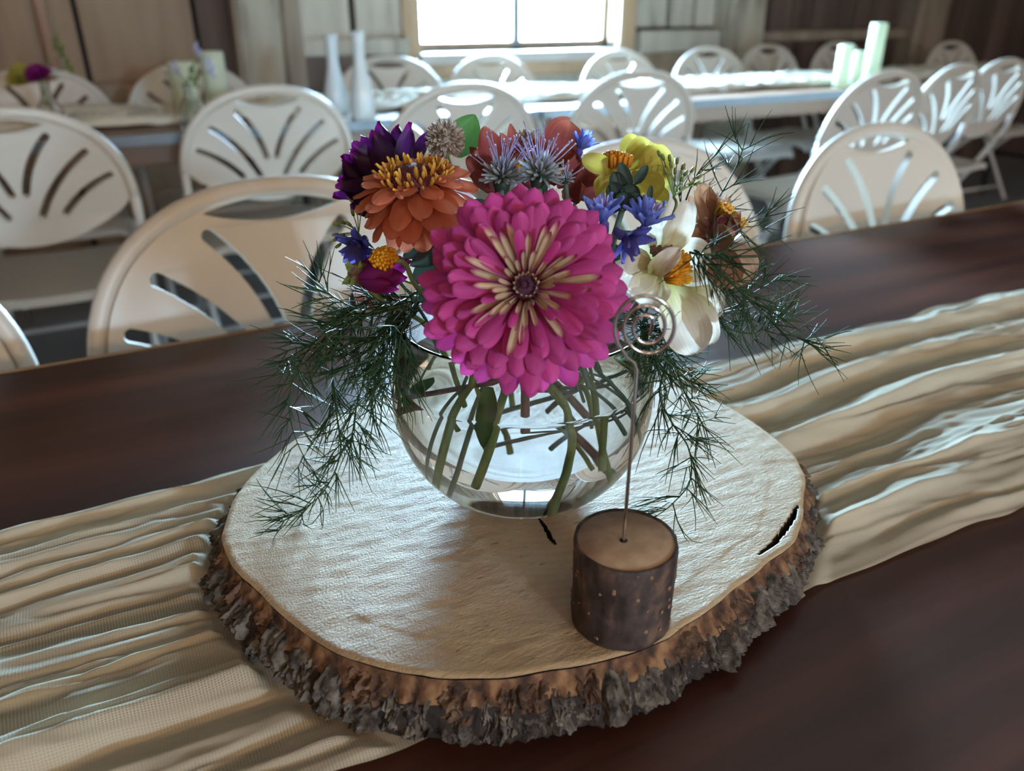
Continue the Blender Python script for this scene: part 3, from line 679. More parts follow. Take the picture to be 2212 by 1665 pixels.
for (a, w) in plates:
    rr = rb.random()
    if rr < .4: tiers = [(rb.uniform(.14, .3), 1.0, 'bark')]
    elif rr < .8: m_ = rb.uniform(.45, .66); tiers = [(rb.uniform(.04, .14), m_, 'bark_red'), (m_ - .02, 1.0, 'bark')]
    else: tiers = [(rb.uniform(.1, .26), 1.0, 'bark')]
    for (t0, t1, mt) in tiers:
        sd = rb.uniform(0, 99); bulge = rb.uniform(.0005, .0055) * (1.15 if t1 > .9 else .6); nu, nv = 15, 14
        aa0, aa1 = a, a + w; low_ = rb.uniform(-.06, .02)
        def pt(u, v, off):
            an = aa0 + (aa1 - aa0) * u + .016 * noise.noise(V((v * 3.5, sd, u * 2))) * (1 if off else .5)
            t = t0 + (t1 + low_ - t0) * v + .10 * noise.noise(V((u * 4, sd, 8))) * (1 - v) + .05 * noise.noise(V((u * 5, sd, 18))) * v
            t = min(1, t); R = bark_r(an, t)
            if not off: R -= .004
            else:
                e = min(1, 6 * min(u, 1 - u)) ** .6 * min(1, 3 * v + .1, 5 * (1 - v) + .3) ** .5
                n1 = noise.noise(V((u * 4, v * 4, sd))); n2 = noise.noise(V((u * 3, v * 12, sd + 5))); n3 = noise.noise(V((u * 9, v * 9, sd + 9)))
                n4 = noise.noise(V((u * 26, v * 26, sd + 2))); R += bulge * e + .0026 * n1 + .0016 * n2 + .0018 * n3 + .0005 * n4 - .0026 * (1 if abs(n2) < .06 or abs(n1) < .03 else 0) * e - .0018 * (1 - e)
            return V((R * cos(an), R * sin(an), max(.0002, TH * (1 - t) - .0035 * (1 - t))))
        m = MB(); m.grid(lambda u, v: pt(u, v, True), nu, nv); n1_ = len(m.v); wv = nv + 1
        rim = [i * wv for i in range(nu + 1)] + [nu * wv + j for j in range(1, nv + 1)] + [i * wv + nv for i in range(nu - 1, -1, -1)] + [j for j in range(nv - 1, 0, -1)]
        k = len(rim); m.add([pt((q // wv) / nu, (q % wv) / nv, False) for q in rim], [])
        m.f += [(rim[q], rim[(q + 1) % k], n1_ + (q + 1) % k, n1_ + q) for q in range(k)]
        me = m.mesh('bark_plate', M[mt]); shade_auto(me, 28); link('bark_plate', me, sl)

# ------------------------------------------------------------------ card holder: log foot with a wire spiral
lt = at_z(1352, 1162, ST + .0475); lh = .0475; lr = .0245
lg = empty('card_holder', (lt.x, lt.y, ST - .0002), label='small log card holder with a coiled wire standing on the wood slice', cat='card holder')
m = MB(); n = 64; vs = []; fs = []; prof = [(0, .93), (.02, .985), (.1, 1.0), (.3, 1.0), (.5, .99), (.7, 1.0), (.9, 1.01), (.96, 1.0), (1.0, .985)]
for k, (t, rr) in enumerate(prof):
    for j in range(n):
        a = 2 * pi * j / n; R = lr * rr * (1 + .025 * noise.noise(V((cos(a) * 2, sin(a) * 2, t))) + .02 * noise.noise(V((cos(a) * 9, sin(a) * 9, t * 3))))
        vs.append(V((R * cos(a), R * sin(a), lh * t)))
for k in range(len(prof) - 1):
    for j in range(n): j2 = (j + 1) % n; fs.append((k * n + j, k * n + j2, (k + 1) * n + j2, (k + 1) * n + j))
fs.append(tuple(range(n - 1, -1, -1))); 
vs += [V((vs[(len(prof) - 1) * n + j].x * .9, vs[(len(prof) - 1) * n + j].y * .9, lh - .0012)) for j in range(n)]; k = len(prof) - 1
for j in range(n): j2 = (j + 1) % n; fs.append((k * n + j, k * n + j2, (k + 1) * n + j2, (k + 1) * n + j))
bk = m.add(vs, fs).build('bark', M['log_bark'], lg)
MB().lathe([(0, .0008), (lr * .35, .0004), (lr * .92, -.0006), (lr * .95, -.003)], 48, (0, 0, lh)).build('sawn_face', M['log_top'], lg)
rb = random.Random(5)
for q in range(70):
    a = rb.uniform(0, 2 * pi); z = lh * rb.uniform(.1, .95); s_ = rb.uniform(.0004, .0016)
    R = lr * 1.0
    MB().lathe([(0, -s_ * .4), (s_, -s_ * .2), (s_ * .8, s_ * .3), (0, s_ * .45)], 7).xf(Matrix.Translation((R * cos(a), R * sin(a), z)) @ Matrix.Rotation(a, 4, 'Z') @ Matrix.Rotation(pi / 2, 4, 'Y')).build('lenticel', M['fleck'], bk)
base = at_z(1347, 1169, ST + lh)
Dw = (base - CAM).dot(FW)
def vert_at(py): # point on the vertical line through the wire's foot at image height py
    lo, hi = 0.0, .2
    for _ in range(40):
        md = (lo + hi) / 2; p_ = base + UPZ * md; q = p_ - CAM; D = q.dot(FW); y = 832.5 - FPX * q.dot(UP) / D
        if y > py: lo = md
        else: hi = md
    return base + UPZ * lo
topw = vert_at(790); Dt = (topw - CAM).dot(FW)
wp = [base - UPZ * .012, base, vert_at(1000), vert_at(880), vert_at(800)]
# spiral lies in an upright plane facing the camera
spx = [(1370, 783), (1352, 770)]
for i in range(0, 90):
    t = i / 89; ang = radians(128) + t * radians(905)      # image angle, clockwise, 90 = straight down
    rr = 74 - 52 * t
    spx.append((1397 + rr * cos(ang) * .98, 706 + rr * sin(ang) * (1.02)))
spx.append((1404, 724))
plane_n = (HD + UPZ * .05).normalized()
def on_plane(x, y): d = ray(x, y); return CAM + d * ((topw - CAM).dot(plane_n) / d.dot(plane_n))
wp += [on_plane(*q) for q in spx]
MB().tube([p_ - lg.location for p_ in wp], .00085, 10).build('wire', M['wire'], lg)
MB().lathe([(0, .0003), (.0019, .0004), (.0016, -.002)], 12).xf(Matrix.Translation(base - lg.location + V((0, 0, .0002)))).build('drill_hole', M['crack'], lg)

# ------------------------------------------------------------------ glass bowl and water
BC = at_z(1127, 1052, ST); BC.z = ST + .0006
bw = empty('glass_bowl', BC, label='clear round glass bowl holding the flower bouquet in water', cat='bowl')
def bowl_r(z):
    return None
prof_o = [(0, 0), (.022, 0.0), (.034, .0022), (.046, .008), (.057, .017), (.066, .029), (.072, .042), (.0755, .056), (.0762, .068), (.0750, .082), (.0725, .095), (.0705, .106), (.0700, .113)]
prof_i = [(.0682, .1135), (.0684, .106), (.0702, .095), (.0726, .082), (.0737, .068), (.0730, .056), (.0696, .0425), (.0636, .030), (.0546, .0190), (.0436, .0108), (.032, .0058), (.020, .0042), (0, .004)]
def resample(pr, k=4):
    out_ = []
    n = len(pr)
    for i in range(n - 1):
        p0, p1, p2, p3 = pr[max(0, i - 1)], pr[i], pr[i + 1], pr[min(n - 1, i + 2)]
        for j in range(k):
            t = j / k
            out_.append(tuple(max(0, .5 * (2 * b + (c - a) * t + (2 * a - 5 * b + 4 * c - d) * t * t + (3 * b - a - 3 * c + d) * t ** 3)) for a, b, c, d in zip(p0, p1, p2, p3)))
    return out_ + [pr[-1]]
po, pi_ = resample(prof_o), resample(prof_i)
m = MB(); m.lathe(po + [(.0697, .1142), (.0690, .1143)] + pi_, 96); m.build('glass_wall', M['glass'], bw)
WL = .084
wprof = [(r + .0004, z - .0002) for (r, z) in reversed(pi_) if z < WL]
rl = wprof[-1][0]
tag(MB().lathe([(0, wprof[0][1])] + wprof[1:] + [(rl, WL), (0, WL)], 96).xf(Matrix.Translation(BC)).build('bowl_water', M['water']), 'clear water filling the glass bowl around the stems', 'water', kind='stuff')

# ------------------------------------------------------------------ flowers
def shape_w(u, kind):
    if kind == 'spat': return (.30 + .70 * smoothstep(0, .62, u)) * max(0, 1 - max(0, (u - .76) / .24) ** 2.6) ** .5
    if kind == 'lance': return (sin(pi * min(1, .12 + .88 * u)) ** .75) * (1 if u < .98 else .5)
    if kind == 'oval': return sqrt(max(0, 1 - (2 * u - 1) ** 2)) * .98 + .02
    if kind == 'wide': return (.25 + .75 * smoothstep(0, .5, u)) * max(0, 1 - max(0, (u - .62) / .38) ** 2.4) ** .5
    return 1
def petal_geo(L, Wd, kind, cup=.15, curl=.3, twist=0.0, ruf=0.0, sd=0, nu=9, nv=5):
    """petal along +x, face up +z; curl bends the tip up (+) or down (-)"""
    mb = MB()
    def fn(u, v):
        u = 1 - (1 - u) ** 2.0
        ang = curl * u; x = L * (sin(ang) / curl if abs(curl) > 1e-3 else u); z = L * ((1 - cos(ang)) / curl if abs(curl) > 1e-3 else 0)
        w = Wd * .5 * max(.03, shape_w(u, kind)); s_ = 2 * v - 1
        y = w * s_; zz = cup * Wd * (s_ * s_ - .3) + ruf * Wd * noise.noise(V((u * 4, s_ * 2.5, sd)))
        tw = twist * u; y, zz = y * cos(tw) - zz * sin(tw), y * sin(tw) + zz * cos(tw)
        return V((x - sin(ang) * zz, y, z + cos(ang) * zz))
    return mb.grid(fn, nu, nv)
def frame(z, loc, spin=0.0):
    z = z.normalized(); x = RT - z * RT.dot(z)
    if x.length < .1: x = UPZ - z * UPZ.dot(z)
    x.normalize(); y = z.cross(x); m = Matrix((( x.x, y.x, z.x, loc.x), (x.y, y.y, z.y, loc.y), (x.z, y.z, z.z, loc.z), (0, 0, 0, 1)))
    return m @ Matrix.Rotation(spin, 4, 'Z')
def flower(name, loc, normal, label, cat='flower', group=None, spin=0.0):
    o = empty(name); tag(o, label, cat, group); o.matrix_world = frame(normal, loc, spin); return o
STEMS = []
def stem(root, pts, rad, mat='stem_green', name='stem', n=8, vessel='bowl'):
    STEMS.append(dict(root=root, pts=even([V(p) for p in smooth_path(pts)]), rad=rad, mat=mat, name=name, n=n, vessel=vessel))
def even(pts, step=.0016):
    out_ = [pts[0].copy()]; acc = 0.0
    for a, b in zip(pts, pts[1:]):
        L = (b - a).length; t = step - acc
        while t <= L: out_.append(a.lerp(b, t / max(L, 1e-9))); t += step
        acc = L - (t - step)
    if (out_[-1] - pts[-1]).length > step * .3: out_.append(pts[-1].copy())
    return out_
def prof_at(pr, z):
    for (r0, z0), (r1, z1) in zip(pr, pr[1:]):
        if min(z0, z1) <= z <= max(z0, z1) and abs(z1 - z0) > 1e-9: return r0 + (r1 - r0) * (z - z0) / (z1 - z0)
    return None
def inside_bowl(p, rad):
    q = p - BC; r = sqrt(q.x * q.x + q.y * q.y)
    if q.z > .124: return p
    z = max(q.z, .0052 + rad); lim = (prof_at(pi_, min(z, .113)) or .068) - rad - .0006
    if r > lim: q = V((q.x * lim / r, q.y * lim / r, q.z))
    return BC + V((q.x, q.y, z))
def outside_bowl(p, gap):
    q = p - BC; r = sqrt(q.x * q.x + q.y * q.y)
    if q.z > .119 or q.z < 0: return p
    if r < .057 and q.z > .09: return BC + V((q.x, q.y, .1192))
    lim = (prof_at(po, max(.0001, min(q.z, .1125))) or .07) + gap
    if r < lim and r > 1e-5: return BC + V((q.x * lim / r, q.y * lim / r, q.z))
    return p
def settle(items, rounds=110):
    """push crossing stems apart until they lie side by side; heads stay where they are"""
    from mathutils.kdtree import KDTree
    P = []; own = []; first_ = []
    for k, it in enumerate(items): first_.append(len(P)); P += [p.copy() for p in it['pts']]; own += [k] * len(it['pts'])
    O = [p.copy() for p in P]; n = len(P); sign = {}
    def tang(i):
        k = own[i]; a = max(first_[k], i - 1); b = min(first_[k] + len(items[k]['pts']) - 1, i + 1); return (P[b] - P[a]).normalized()
    for rd in range(rounds):
        kd = KDTree(n)
        for i, p in enumerate(P): kd.insert(p, i)
        kd.balance(); push = {}; hits = 0
        for i in range(n):
            ki = own[i]; ri = items[ki]['rad']
            for (co, j, d) in kd.find_range(P[i], ri + .0032):
                kj = own[j]
                if j <= i or kj == ki: continue
                sep = ri + items[kj]['rad'] + .0007
                if d >= sep: continue
                ti, tj = tang(i), tang(j); nn = ti.cross(tj); df = P[i] - P[j]
                if nn.length > .3:
                    nn.normalize(); key = (ki, kj, int(P[i].z / .02))
                    if key not in sign: sign[key] = 1 if df.dot(nn) >= 0 else -1
                    dr = nn * sign[key]
                else: dr = df.normalized() if d > 1e-6 else ti.orthogonal().normalized()
                need = sep - df.dot(dr)
                if need <= 0: continue
                hits += 1
                for (q, s_) in ((i, 1), (j, -1)):
                    v = dr * (need * .5 * s_)
                    if q not in push or push[q].length < v.length: push[q] = v
        if not hits: break
        D = [V((0, 0, 0)) for _ in P]
        for q, v in push.items(): D[q] = v
        for k, it in enumerate(items):            # spread each push along its stem
            a, m_ = first_[k], len(it['pts'])
            for _ in range(4):
                E_ = D[a:a + m_]
                for i in range(m_):
                    v = (E_[max(0, i - 1)] + E_[min(m_ - 1, i + 1)] + E_[i] * 2) / 4
                    D[a + i] = v if v.length > E_[i].length or (a + i) not in push else E_[i]
            for i in range(m_):
                w = smoothstep(0, 5, i) if it.get('fixed', True) else 1
                p = P[a + i] + D[a + i] * w
                ve = it['vessel']
                if ve == 'bowl': p = inside_bowl(p, it['rad'])
                elif ve == 'out': p = outside_bowl(p, .0014)
                elif ve: p = ve(p, it['rad'])
                P[a + i] = p
    for k, it in enumerate(items): it['pts'] = P[first_[k]:first_[k] + len(it['pts'])]
def build_stems(items):
    for it in items:
        pts = it['pts'][::2] + ([it['pts'][-1]] if len(it['pts']) % 2 == 0 else []); k = len(pts)
        if it['root'] is None:
            o = MB().tube(pts, it['rad'], it['n']).build(it['name'], M[it['mat']]); tag(o, it['label'], 'stem')
        else:
            inv = it['root'].matrix_world.inverted()
            MB().tube([inv @ p for p in pts], [it['rad'] * (1 - .15 * i / k) for i in range(k)], it['n']).build(it['name'], M[it['mat']], it['root'])
def smooth_path(pts, k=6):
    pts = [V(p) for p in pts]; n = len(pts); out_ = []
    for i in range(n - 1):
        p0, p1, p2, p3 = pts[max(0, i - 1)], pts[i], pts[i + 1], pts[min(n - 1, i + 2)]
        for j in range(k):
            t = j / k; out_.append(.5 * (2 * p1 + (p2 - p0) * t + (2 * p0 - 5 * p1 + 4 * p2 - p3) * t * t + (3 * p1 - p0 - 3 * p2 + p3) * t ** 3))
    return out_ + [pts[-1]]
def ring_petals(root, metas, n, r0, elev, z0, mats, name='petal', jit=.08, off=0.0, ejit=.08, sc=.06, rg=RND):
    for i in range(n):
        a = 2 * pi * (i + off) / n + rg.uniform(-jit, jit)
        s_ = 1 + rg.uniform(-sc, sc)
        mt = Matrix.Rotation(a, 4, 'Z') @ Matrix.Translation((r0, 0, z0)) @ Matrix.Rotation(-(elev + rg.uniform(-ejit, ejit)), 4, 'Y') @ Matrix.Rotation(rg.uniform(-.15, .15), 4, 'X') @ Matrix.Scale(s_, 4)
        link(name, metas[i % len(metas)], root, mt)
def px_petal(root, b, t, wpx, D0, D1, mat, kind='wide', cup=.15, curl=.3, twist=0.0, ruf=.1, face=None, name='petal', sd=0, sub=(9, 5)):
    """petal from image point b to image point t (depths D0, D1); its upper face turned to `face`"""
    A = at_d(b[0], b[1], D0); B = at_d(t[0], t[1], D1); x = B - A; L = x.length; x.normalize()
    f = (face or (-FW)); z = f - x * f.dot(x)
    if z.length < .05: z = UP - x * UP.dot(x)
    z.normalize(); y = z.cross(x)
    # counter-rotate so that the chord of the bent petal runs from A to B
    m = Matrix(((x.x, y.x, z.x, A.x), (x.y, y.y, z.y, A.y), (x.z, y.z, z.z, A.z), (0, 0, 0, 1)))
    arc = L * (abs(curl) / 2 / max(1e-3, sin(abs(curl) / 2)) if abs(curl) > .01 else 1)
    g = petal_geo(arc, px(wpx, (D0 + D1) / 2), kind, cup, curl, twist, ruf, sd, *sub)
    g.xf(root.matrix_world.inverted() @ m @ Matrix.Rotation(curl / 2, 4, 'Y'))
    return g.build(name, M[mat], root)
def in_bowl(dx, dy, z):    # a point inside the bowl, dx to the right, dy away from the camera
    return BC + RT * dx + HD * dy + UPZ * z
NB_ = BC + UPZ * .108
def neck(dx, dy): return in_bowl(dx, dy, .108)

# --- big magenta zinnia
zc = at_d(1135, 620, .350); zn = (-FW * .995 + UP * .03)
Z1 = flower('zinnia', zc, zn, 'large magenta zinnia with cream-streaked inner petals', spin=.1)
R = px(243, .350)
def zmesh(Lr, wr, kind, cup, curl, mat, k, ruf=.08):
    return [petal_geo(R * Lr, R * wr, kind, cup, curl + .12 * (q - 1), 0, ruf, q * 3.1 + Lr).mesh('petal', M[mat]) for q in range(k)]
ring_petals(Z1, zmesh(.82, .20, 'spat', -.20, -.30, 'magenta', 3), 26, R * .17, -.02, -R * .16, None, ejit=.12, sc=.05)
ring_petals(Z1, zmesh(.75, .20, 'spat', -.20, -.28, 'magenta', 3), 26, R * .16, .16, -R * .10, None, off=.5, ejit=.10)
ring_petals(Z1, zmesh(.66, .19, 'spat', -.20, -.25, 'magenta', 3), 25, R * .15, .32, -R * .05, None, off=.2, ejit=.10)
ring_petals(Z1, zmesh(.57, .165, 'spat', -.20, -.22, 'magenta', 3), 23, R * .14, .46, 0, None, off=.7, ejit=.1)
ring_petals(Z1, (zmesh(.51, .062, 'spat', .5, -.2, 'cream_petal', 2) + zmesh(.52, .12, 'spat', -.2, -.2, 'magenta', 1)), 22, R * .13, .56, R * .02, None, off=.1, ejit=.16, jit=.1, sc=.14)
ring_petals(Z1, (zmesh(.42, .052, 'spat', .55, -.1, 'cream_petal', 2) + zmesh(.42, .09, 'spat', -.1, -.1, 'magenta', 1)), 21, R * .12, .74, R * .03, None, off=.4, ejit=.16, jit=.1, sc=.16)
ring_petals(Z1, zmesh(.29, .048, 'spat', .5, .1, 'cream_petal', 3), 18, R * .115, .96, R * .03, None, off=.2, ejit=.16, jit=.1, sc=.16)
MB().lathe([(0, R * .13), (R * .05, R * .125), (R * .09, R * .10), (R * .125, R * .04), (R * .14, -R * .05)], 24).build('seed_disc', M['zin_core'], Z1)
fl = [petal_geo(R * .10, R * .04, 'oval', .4, .3).mesh('floret', M['cream_floret'])]
ring_petals(Z1, fl, 15, R * .085, 1.15, R * .08, None, 'floret', jit=.06, sc=.2)
core = [petal_geo(R * .06, R * .03, 'oval', .4, .4).mesh('floret', M['zin_core'])]
ring_petals(Z1, core, 9, R * .035, 1.35, R * .11, None, 'floret', jit=.1, sc=.2)
MB().lathe([(R * .2, -R * .14), (R * .17, -R * .25), (R * .06, -R * .34), (0, -R * .34)], 16).build('calyx', M['stem_green'], Z1)
stem(Z1, [zc - zn.normalized() * R * .3, neck(.004, -.035), in_bowl(.022, -.010, .05), in_bowl(.010, -.002, .008)], .0022)

# --- coral zinnia
cc = at_d(895, 388, .415); cn = (-FW * .62 + UP * .80 - RT * .05).normalized(); R = px(152, .415)
Z2 = flower('zinnia', cc, cn, 'coral orange zinnia with a gold and maroon centre', spin=.3)
ring_petals(Z2, zmesh(.80, .36, 'wide', -.08, -.5, 'coral', 3, .12), 15, R * .18, -.62, -R * .22, None, ejit=.12)
ring_petals(Z2, zmesh(.78, .36, 'wide', -.08, -.45, 'coral', 3, .12), 15, R * .20, -.34, -R * .12, None, off=.5, ejit=.12)
ring_petals(Z2, zmesh(.72, .34, 'wide', -.08, -.4, 'coral', 3, .12), 14, R * .22, -.08, -R * .04, None, off=.25, ejit=.12)
ring_petals(Z2, zmesh(.55, .30, 'wide', -.06, -.3, 'coral', 3, .12), 11, R * .24, .16, R * .02, None, off=.7, ejit=.15)
ring_petals(Z2, zmesh(.30, .22, 'wide', .1, -.2, 'coral', 3, .12), 6, R * .28, .35, R * .06, None, off=.1, ejit=.2)
MB().lathe([(0, R * .19), (R * .12, R * .185), (R * .24, R * .15), (R * .36, R * .06), (R * .40, -R * .06)], 24).build('seed_disc', M['maroon_core'], Z2)
gf = [petal_geo(R * l, R * .055, 'oval', .5, c).mesh('floret', M['gold_floret']) for (l, c) in ((.17, .9), (.2, .4), (.15, 1.4))]
ring_petals(Z2, gf, 30, R * .38, .65, R * .05, None, 'floret', jit=.12, ejit=.3, sc=.25)
ring_petals(Z2, gf, 26, R * .30, 1.0, R * .10, None, 'floret', jit=.16, ejit=.4, sc=.3, off=.5)
ring_petals(Z2, gf, 20, R * .43, .35, R * .02, None, 'floret', jit=.16, ejit=.4, sc=.3, off=.2)
stem(Z2, [cc - cn * R * .2, neck(-.035, .0), in_bowl(.0, .01, .07), in_bowl(.033, .03, .018)], .0021, 'stem_purple')

for i, (b, t, w, d) in enumerate((((960, 540), (885, 575), 44, .425), ((950, 560), (890, 615), 50, .438), ((930, 520), (870, 560), 40, .43), ((1010, 470), (990, 520), 50, .43), ((1020, 440), (1060, 480), 50, .43), ((960, 600), (905, 655), 46, .436))):
    px_petal(Z2, b, t, w, d, d - .006, 'leaf_dark', 'lance', .15, -.4, 0, .08, name='leaf', sd=i)
for i, (b, t, w, d) in enumerate((((1240, 470), (1290, 520), 50, .41), ((1285, 560), (1335, 600), 46, .388), ((1295, 620), (1345, 660), 56, .388), ((1300, 660), (1350, 690), 50, .388), ((1110, 450), (1080, 500), 56, .43), ((1190, 450), (1210, 500), 60, .43), ((1300, 540), (1340, 560), 50, .41))):
    px_petal(Z1, b, t, w, d, d - .004, 'leaf_dark', 'lance', .15, -.4, 0, .08, name='leaf', sd=i + 9)
# --- dark purple dahlia, seen from behind
dc = at_d(858, 408, .475); dn = (UP * .72 - RT * .45 + FW * .25).normalized(); R = px(150, .475)
Z3 = flower('dahlia', dc, dn, 'near-black purple dahlia with magenta-lit petal tips', spin=.2)
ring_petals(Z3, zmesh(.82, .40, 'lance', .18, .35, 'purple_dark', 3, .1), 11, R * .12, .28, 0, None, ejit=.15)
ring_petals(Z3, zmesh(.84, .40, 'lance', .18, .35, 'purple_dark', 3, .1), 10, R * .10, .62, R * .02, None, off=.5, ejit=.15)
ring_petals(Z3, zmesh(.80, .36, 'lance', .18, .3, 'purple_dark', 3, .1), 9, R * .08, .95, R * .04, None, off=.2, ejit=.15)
MB().lathe([(R * .14, R * .03), (R * .18, -R * .06), (R * .06, -R * .18), (0, -R * .18)], 16).build('calyx', M['stem_green'], Z3)
for (b, t, w) in (((790, 430), (735, 385), 46), ((800, 445), (738, 345), 50), ((800, 455), (757, 440), 34), ((812, 460), (770, 462), 26)):
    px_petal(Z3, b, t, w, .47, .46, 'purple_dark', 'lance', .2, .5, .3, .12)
px_petal(Z3, (800, 440), (748, 425), 30, .478, .473, 'gomph', 'lance', .2, .2, 0, .1, name='bract')
stem(Z3, [dc - dn * R * .15, at_d(900, 520, .475), at_d(940, 600, .46), neck(-.022, .040), in_bowl(-.004, .038, .02)], .0017)

# --- cream globe amaranths
def globe(name, c, D, rpx, label, leafp=None, st=None):
    loc = at_d(c[0], c[1], D); r = px(rpx, D); o = flower(name, loc, UP * .9 - FW * .4, label)
    m = MB(); rg = random.Random(int(c[0]))
    n = 230
    for i in range(n):
        zz = 1 - 1.75 * (i + .5) / n; q = i * 2.39996; rr = sqrt(1 - zz * zz); d = V((rr * cos(q), rr * sin(q), zz * 1.05))
        g = petal_geo(r * .46, r * .20, 'lance', .5, .5, 0, 0, 0, 3, 2)
        zax = d.normalized(); xx = zax.orthogonal().normalized(); yy = zax.cross(xx)
        rot = Matrix(((zax.x, xx.x, yy.x, 0), (zax.y, xx.y, yy.y, 0), (zax.z, xx.z, yy.z, 0), (0, 0, 0, 1)))
        g.xf(Matrix.Translation(d * r * .60) @ rot @ Matrix.Rotation(rg.uniform(0, 6.3), 4, 'X') @ Matrix.Rotation(rg.uniform(-.3, .1), 4, 'Y')); m.add(g.v, g.f, g.uv)
    ob = m.build('bract', M['gomph'], o); ob['kind'] = 'stuff'
    MB().lathe([(0, -r * .72), (r * .4, -r * .6), (r * .68, 0), (r * .4, r * .6), (0, r * .72)], 16).build('flower_core', M['gomph'], o)
    if leafp: px_petal(o, leafp[0], leafp[1], leafp[2], D + .005, D + .008, 'leaf', 'lance', .12, .2, 0, .08, name='leaf', face=-FW + RT * .2)
    stem(o, [loc - UP * r * .5] + st, .0013); return o
globe('globe_amaranth', (962, 303), .448, 43, 'round cream globe amaranth with a bright green leaf', ((980, 335), (1026, 248), 74), [at_d(990, 430, .462), neck(-.02, .014), in_bowl(.03, .0, .03)])
globe('globe_amaranth', (1130, 318), .475, 36, 'cream globe amaranth half hidden behind the rust dahlia', None, [neck(.0, .03), in_bowl(-.010, .050, .045)])

# --- rust dahlia
rc = at_d(1150, 400, .445); Z4 = flower('dahlia', rc, UP * .9 - FW * .4, 'rust red dahlia with upright curling petals')
for i, (b, t, w, d0, d1, c, k) in enumerate((((1085, 395), (1045, 276), 66, .44, .45, -.4, 'lance'), ((1100, 395), (1014, 318), 50, .445, .45, .4, 'lance'), ((1075, 405), (1008, 340), 46, .44, .44, .4, 'wide'),
        ((1125, 375), (1102, 266), 34, .45, .455, .3, 'lance'), ((1180, 385), (1229, 264), 82, .44, .455, -.35, 'wide'), ((1160, 385), (1152, 300), 56, .455, .46, .3, 'lance'),
        ((1130, 385), (1080, 286), 44, .46, .465, .3, 'lance'), ((1195, 400), (1236, 322), 66, .44, .44, .3, 'wide'), ((1205, 405), (1306, 354), 62, .447, .452, .35, 'wide'),
        ((1215, 425), (1300, 395), 78, .445, .447, .3, 'wide'), ((1080, 415), (1016, 378), 46, .435, .425, .4, 'wide'), ((1185, 380), (1172, 290), 44, .45, .46, .2, 'lance'),
        ((1225, 420), (1270, 345), 36, .43, .43, .8, 'lance'), ((1150, 410), (1120, 330), 60, .45, .45, .3, 'wide'), ((1170, 410), (1200, 330), 60, .45, .45, .3, 'wide'), ((1235, 430), (1262, 405), 60, .43, .42, .5, 'wide'))):
    px_petal(Z4, b, t, w, d0, d1, 'rust', k, .16, c, .2 * (-1) ** i, .12, sd=i, face=-FW + UP * .3)
for q in ((1118, 352), (1125, 362), (1163, 345), (1172, 352), (1205, 372), (1150, 350)):
    l0 = Z4.matrix_world.inverted() @ at_d(q[0], q[1], .438)
    m = MB()
    for j in range(7): m.tube([l0 + V((0, 0, -.006)), l0 + V((U(-.003, .003), U(-.003, .003), U(.001, .003)))], [.0006, .0009], 5)
    m.build('stamen', M['orange_bit'], Z4)
stem(Z4, [rc, neck(.01, .01), in_bowl(.016, .02, .06), in_bowl(.0, .026, .045)], .0018, 'stem_purple')

# --- pale mint flowers with long lilac stamens
def mint(c, D, rpx, label, nst, st):
    loc = at_d(c[0], c[1], D); r = px(rpx, D); o = flower('mint_flower', loc, UP * .9 - FW * .45, label); rg = random.Random(int(c[0]))
    m = MB()
    for i in range(70):
        zz = 1 - 1.3 * (i + .5) / 70; q = i * 2.39996; rr = sqrt(1 - zz * zz); d = V((rr * cos(q), rr * sin(q), zz))
        g = petal_geo(r * rg.uniform(.55, .9), r * .2, 'lance', .4, .4, 0, 0, 0, 3, 2); xx = d.orthogonal().normalized(); yy = d.cross(xx)
        g.xf(Matrix.Translation(d * r * .35) @ Matrix(((d.x, xx.x, yy.x, 0), (d.y, xx.y, yy.y, 0), (d.z, xx.z, yy.z, 0), (0, 0, 0, 1))) @ Matrix.Rotation(rg.uniform(0, 6), 4, 'X')); m.add(g.v, g.f, g.uv)
    m.build('bract', M['mint_bract'], o)['kind'] = 'stuff'
    m = MB()
    for i in range(nst):
        q = rg.uniform(0, 2 * pi); el = rg.uniform(.5, 1.45); d = V((cos(q) * cos(el), sin(q) * cos(el), sin(el))); L = r * rg.uniform(1.5, 2.4)
        e = d * L + V((rg.uniform(-1, 1), rg.uniform(-1, 1), 0)) * r * .12
        m.tube([d * r * .4, d * L * .6, e], [.00034, .00026, .00024], 5)
        m.tube([e - d * .0006, e + d * .0008], [.0005, .0005], 5)
    m.build('stamen', M['stamen'], o)['kind'] = 'stuff'
    MB().lathe([(0, -r * .9), (r * .35, -r * .8), (r * .45, -r * .1), (0, r * .2)], 12).build('calyx', M['leaf_dark'], o)
    stem(o, [loc - UP * r * .6] + st, .0014, 'stem_blue')
mint((1084, 384), .413, 44, 'pale blue-white mint flower beside the coral zinnia, long lilac stamens', 22, [neck(-.012, -.012), in_bowl(-.02, .0, .06), in_bowl(-.03, .005, .012)])
mint((1166, 378), .402, 48, 'pale blue-white mint flower before the rust dahlia, long lilac stamens', 30, [neck(.01, -.02), in_bowl(.03, .01, .06), in_bowl(.012, .02, .03)])
mint((1222, 388), .415, 18, 'smallest pale mint flower, three stamens, beside the rust dahlia', 9, [neck(.030, -.034), in_bowl(.046, -.01, .05)])

